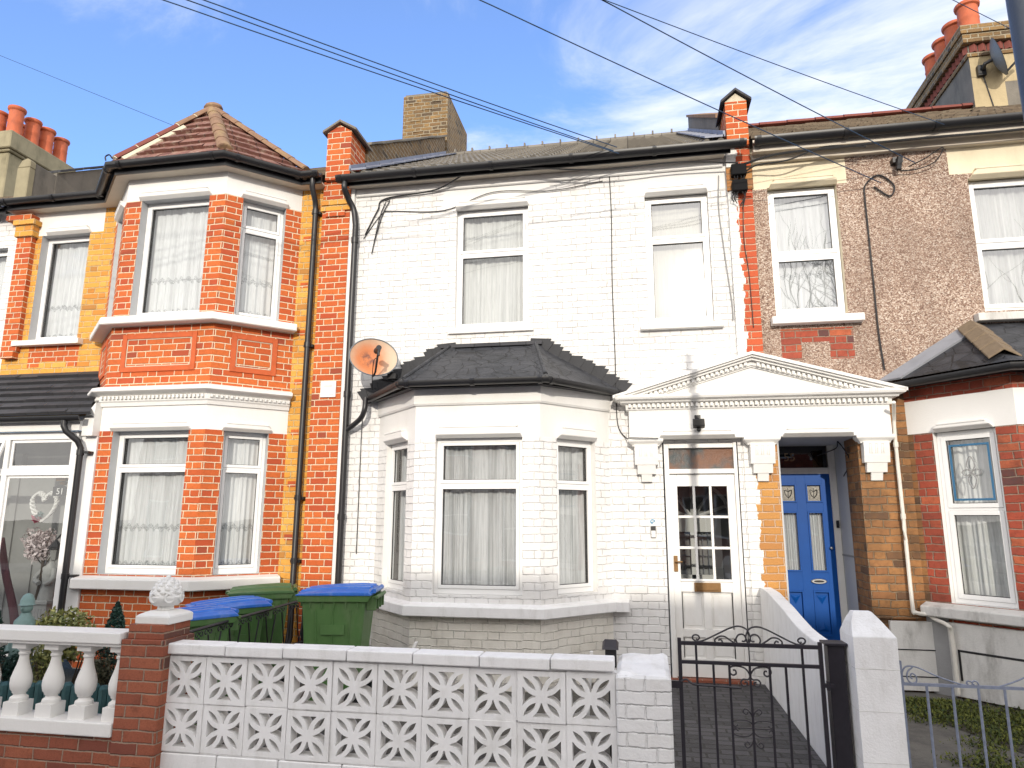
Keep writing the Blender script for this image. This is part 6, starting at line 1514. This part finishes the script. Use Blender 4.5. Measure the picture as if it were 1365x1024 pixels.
b = MB(); b.rings([[(-.265, -2.8, .77), (-.16, -2.8, .77), (-.16, -2.7, .8), (-.265, -2.7, .8)], [(-.25, -2.79, .785), (-.175, -2.79, .785), (-.175, -2.71, .82), (-.25, -2.71, .82)]]); b.build('cap', 'iron', t)
# moss in the right garden
g = MB(); rnd = random.Random(5)
for k in range(52000):
    x = rnd.uniform(1.7, 4.2); y = rnd.uniform(-2.9, -.35)
    edge = 2.12+.06*(-y)+.16*sin(y*4+1)+.1*sin(y*13+x*3)
    if x < edge+rnd.gauss(0, .08): continue
    if sin(x*4+y*3)+sin(x*9-y*7)*.5+rnd.gauss(0, .5) < -.6: continue
    a = rnd.uniform(0, 6.28); s_ = rnd.uniform(.006, .022); z = rnd.uniform(.0, .03)
    g.poly([(x, y, z), (x+s_*cos(a), y+s_*sin(a), z+rnd.uniform(-.005, .02)), (x+s_*cos(a+1.3), y+s_*sin(a+1.3), z+rnd.uniform(0, .03))])
tag(g.build('moss', 'moss', None, recalc=False), 'patchy green moss spreading over the ground of the right-hand garden', 'moss', kind='stuff')
g = MB(); g.poly([(2.05, -.3, .006), (4.5, -.3, .006), (4.5, -2.95, .006), (3.0, -2.95, .006)]); struct('garden_bed', g, 'soil', recalc=False)
# --- lamp column
t = thing('lamp_column', 'dark grey steel column at the pavement edge crossing the top right corner', 'post', (1.235, -5.35, -.08))
b = MB(); b.lathe([(.075, 0), (.075, .9), (.043, 1.0), (.042, 5.15), (.03, 5.17), (.001, 5.19)], (1.235, -5.35, -.08), 24); b.build('column', 'post', t, smooth=True)
b = MB(); b.box(1.21, 1.26, -5.43, -5.42, .3, .7); b.build('access_door', 'post', t)

# ================================================================== ACROSS THE ROAD (behind the camera: shades the street, seen in the panes)
def opposite(loc, label):
    t = thing('terraced_house', label, 'house', loc, 'terraced houses across the road'); O_ = V(loc)
    def sh(b): b.v = [tuple(V(p)+O_) for p in b.v]; return b
    hw = 2.37; b = MB()
    fr = Fr((hw, 0), (-hw, 0))
    hs = [(.6, 1.6, 1.0, 2.4), (3.3, 4.2, .1, 2.3), (.5, 1.5, 3.7, 5.1), (3.3, 4.1, 3.8, 5.1), (1.8, 2.7, 1.0, 2.4), (1.8, 2.7, 3.7, 5.1)]
    panel(b, fr, 0, 2*hw, -.1, 5.7, hs, rd=.1, depth=.3)
    b.poly([(-hw, 0, -.1), (-hw, -8, -.1), (-hw, -8, 5.7), (-hw, 0, 5.7)]); b.poly([(hw, 0, -.1), (hw, -8, -.1), (hw, -8, 5.7), (hw, 0, 5.7)]); b.poly([(-hw, -8, -.1), (hw, -8, -.1), (hw, -8, 5.7), (-hw, -8, 5.7)])
    b.poly([(-hw, 0, 5.7), (-hw, -8, 5.7), (-hw, -4, 8.0)]); b.poly([(hw, 0, 5.7), (hw, -8, 5.7), (hw, -4, 8.0)]); sh(b).build('wall', ['redold', 'white', 'dark'], t)
    b = MB(); b.rings([[(-hw, .25, 5.6), (hw, .25, 5.6), (hw, .25, 5.7), (-hw, .25, 5.7)], [(-hw, -4, 7.9), (hw, -4, 7.9), (hw, -4, 8.02), (-hw, -4, 8.02)]]); b.rings([[(-hw, -4, 7.9), (hw, -4, 7.9), (hw, -4, 8.02), (-hw, -4, 8.02)], [(-hw, -8.2, 5.6), (hw, -8.2, 5.6), (hw, -8.2, 5.7), (-hw, -8.2, 5.7)]]); sh(b).build('roof', 'tileold', t)
    b = MB(); b.box(hw-.3, hw+.3, -6.6, -5.4, 6.6, 8.3); sh(b).build('chimney', 'redold', t)
    for h_ in hs:
        b = MB(); u0, u1, z0, z1 = h_[:4]
        for q in ((u0, u0+.06, z0, z1), (u1-.06, u1, z0, z1), (u0+.06, u1-.06, z0, z0+.06), (u0+.06, u1-.06, z1-.06, z1), (u0+.06, u1-.06, (z0+z1)/2-.03, (z0+z1)/2+.03)): b.box(q[0], q[1], .04, .09, q[2], q[3], 0, fr)
        sh(b).build('window' if h_[2] > .5 else 'door', 'white', t)
    return t
for k in range(8): 
    x = -17.2+4.76*k
    opposite((x, -18.0, 0), 'plain two-storey red brick terraced house in the row across the road')
def bare_tree(x, y, h, seed, label):
    t = thing('street_tree', label, 'tree', (x, y, -.08), 'bare street trees'); rnd = random.Random(seed); b = MB(); tw = MB()
    def br(p, d, L, r, dep):
        n = 3; pts = [p]; dd = d.copy()
        for i in range(n): dd = (dd+V((rnd.gauss(0, .12), rnd.gauss(0, .12), rnd.gauss(.03, .08)))).normalized(); pts.append(pts[-1]+dd*L/n)
        (b if dep < 1 else tw).tube(pts, r, 6 if dep < 2 else 4, 0, .62)
        if dep >= 5: return
        for k in range(3 if dep < 3 else 2):
            a = rnd.uniform(0, 6.28); q = dd.cross(V((cos(a), sin(a), .3))).normalized(); nd = (dd+q*rnd.uniform(.45, .9)).normalized(); nd.z += .12; br(pts[-1] if k else pts[-2], nd.normalized(), L*rnd.uniform(.62, .8), r*.6, dep+1)
    br(V((x, y, -.08)), V((0, 0, 1)), h*.31, h*.008, 0); b.build('trunk', 'bark', t, smooth=True); tw.build('crown', 'bark', t, smooth=True)
bare_tree(9.3, -28.5, 19, 3, 'tall bare tree standing behind the terraced houses across the road')
bare_tree(18.2, -28.5, 19, 9, 'tall bare tree further along to the right behind the opposite terrace')

# ------------------------------------------------------------------ final placing of the things behind the porch glass
for o in list(bpy.data.objects):
    if o.parent is None:
        dx = {'wicker_heart': -.12, 'blossom_tree': -.17, 'statue': -.25, 'number_plate': -.06, 'coach_lantern': -.12, 'porch_sensor_light': -.05}.get(o.name)
        if dx: o.location.x += dx
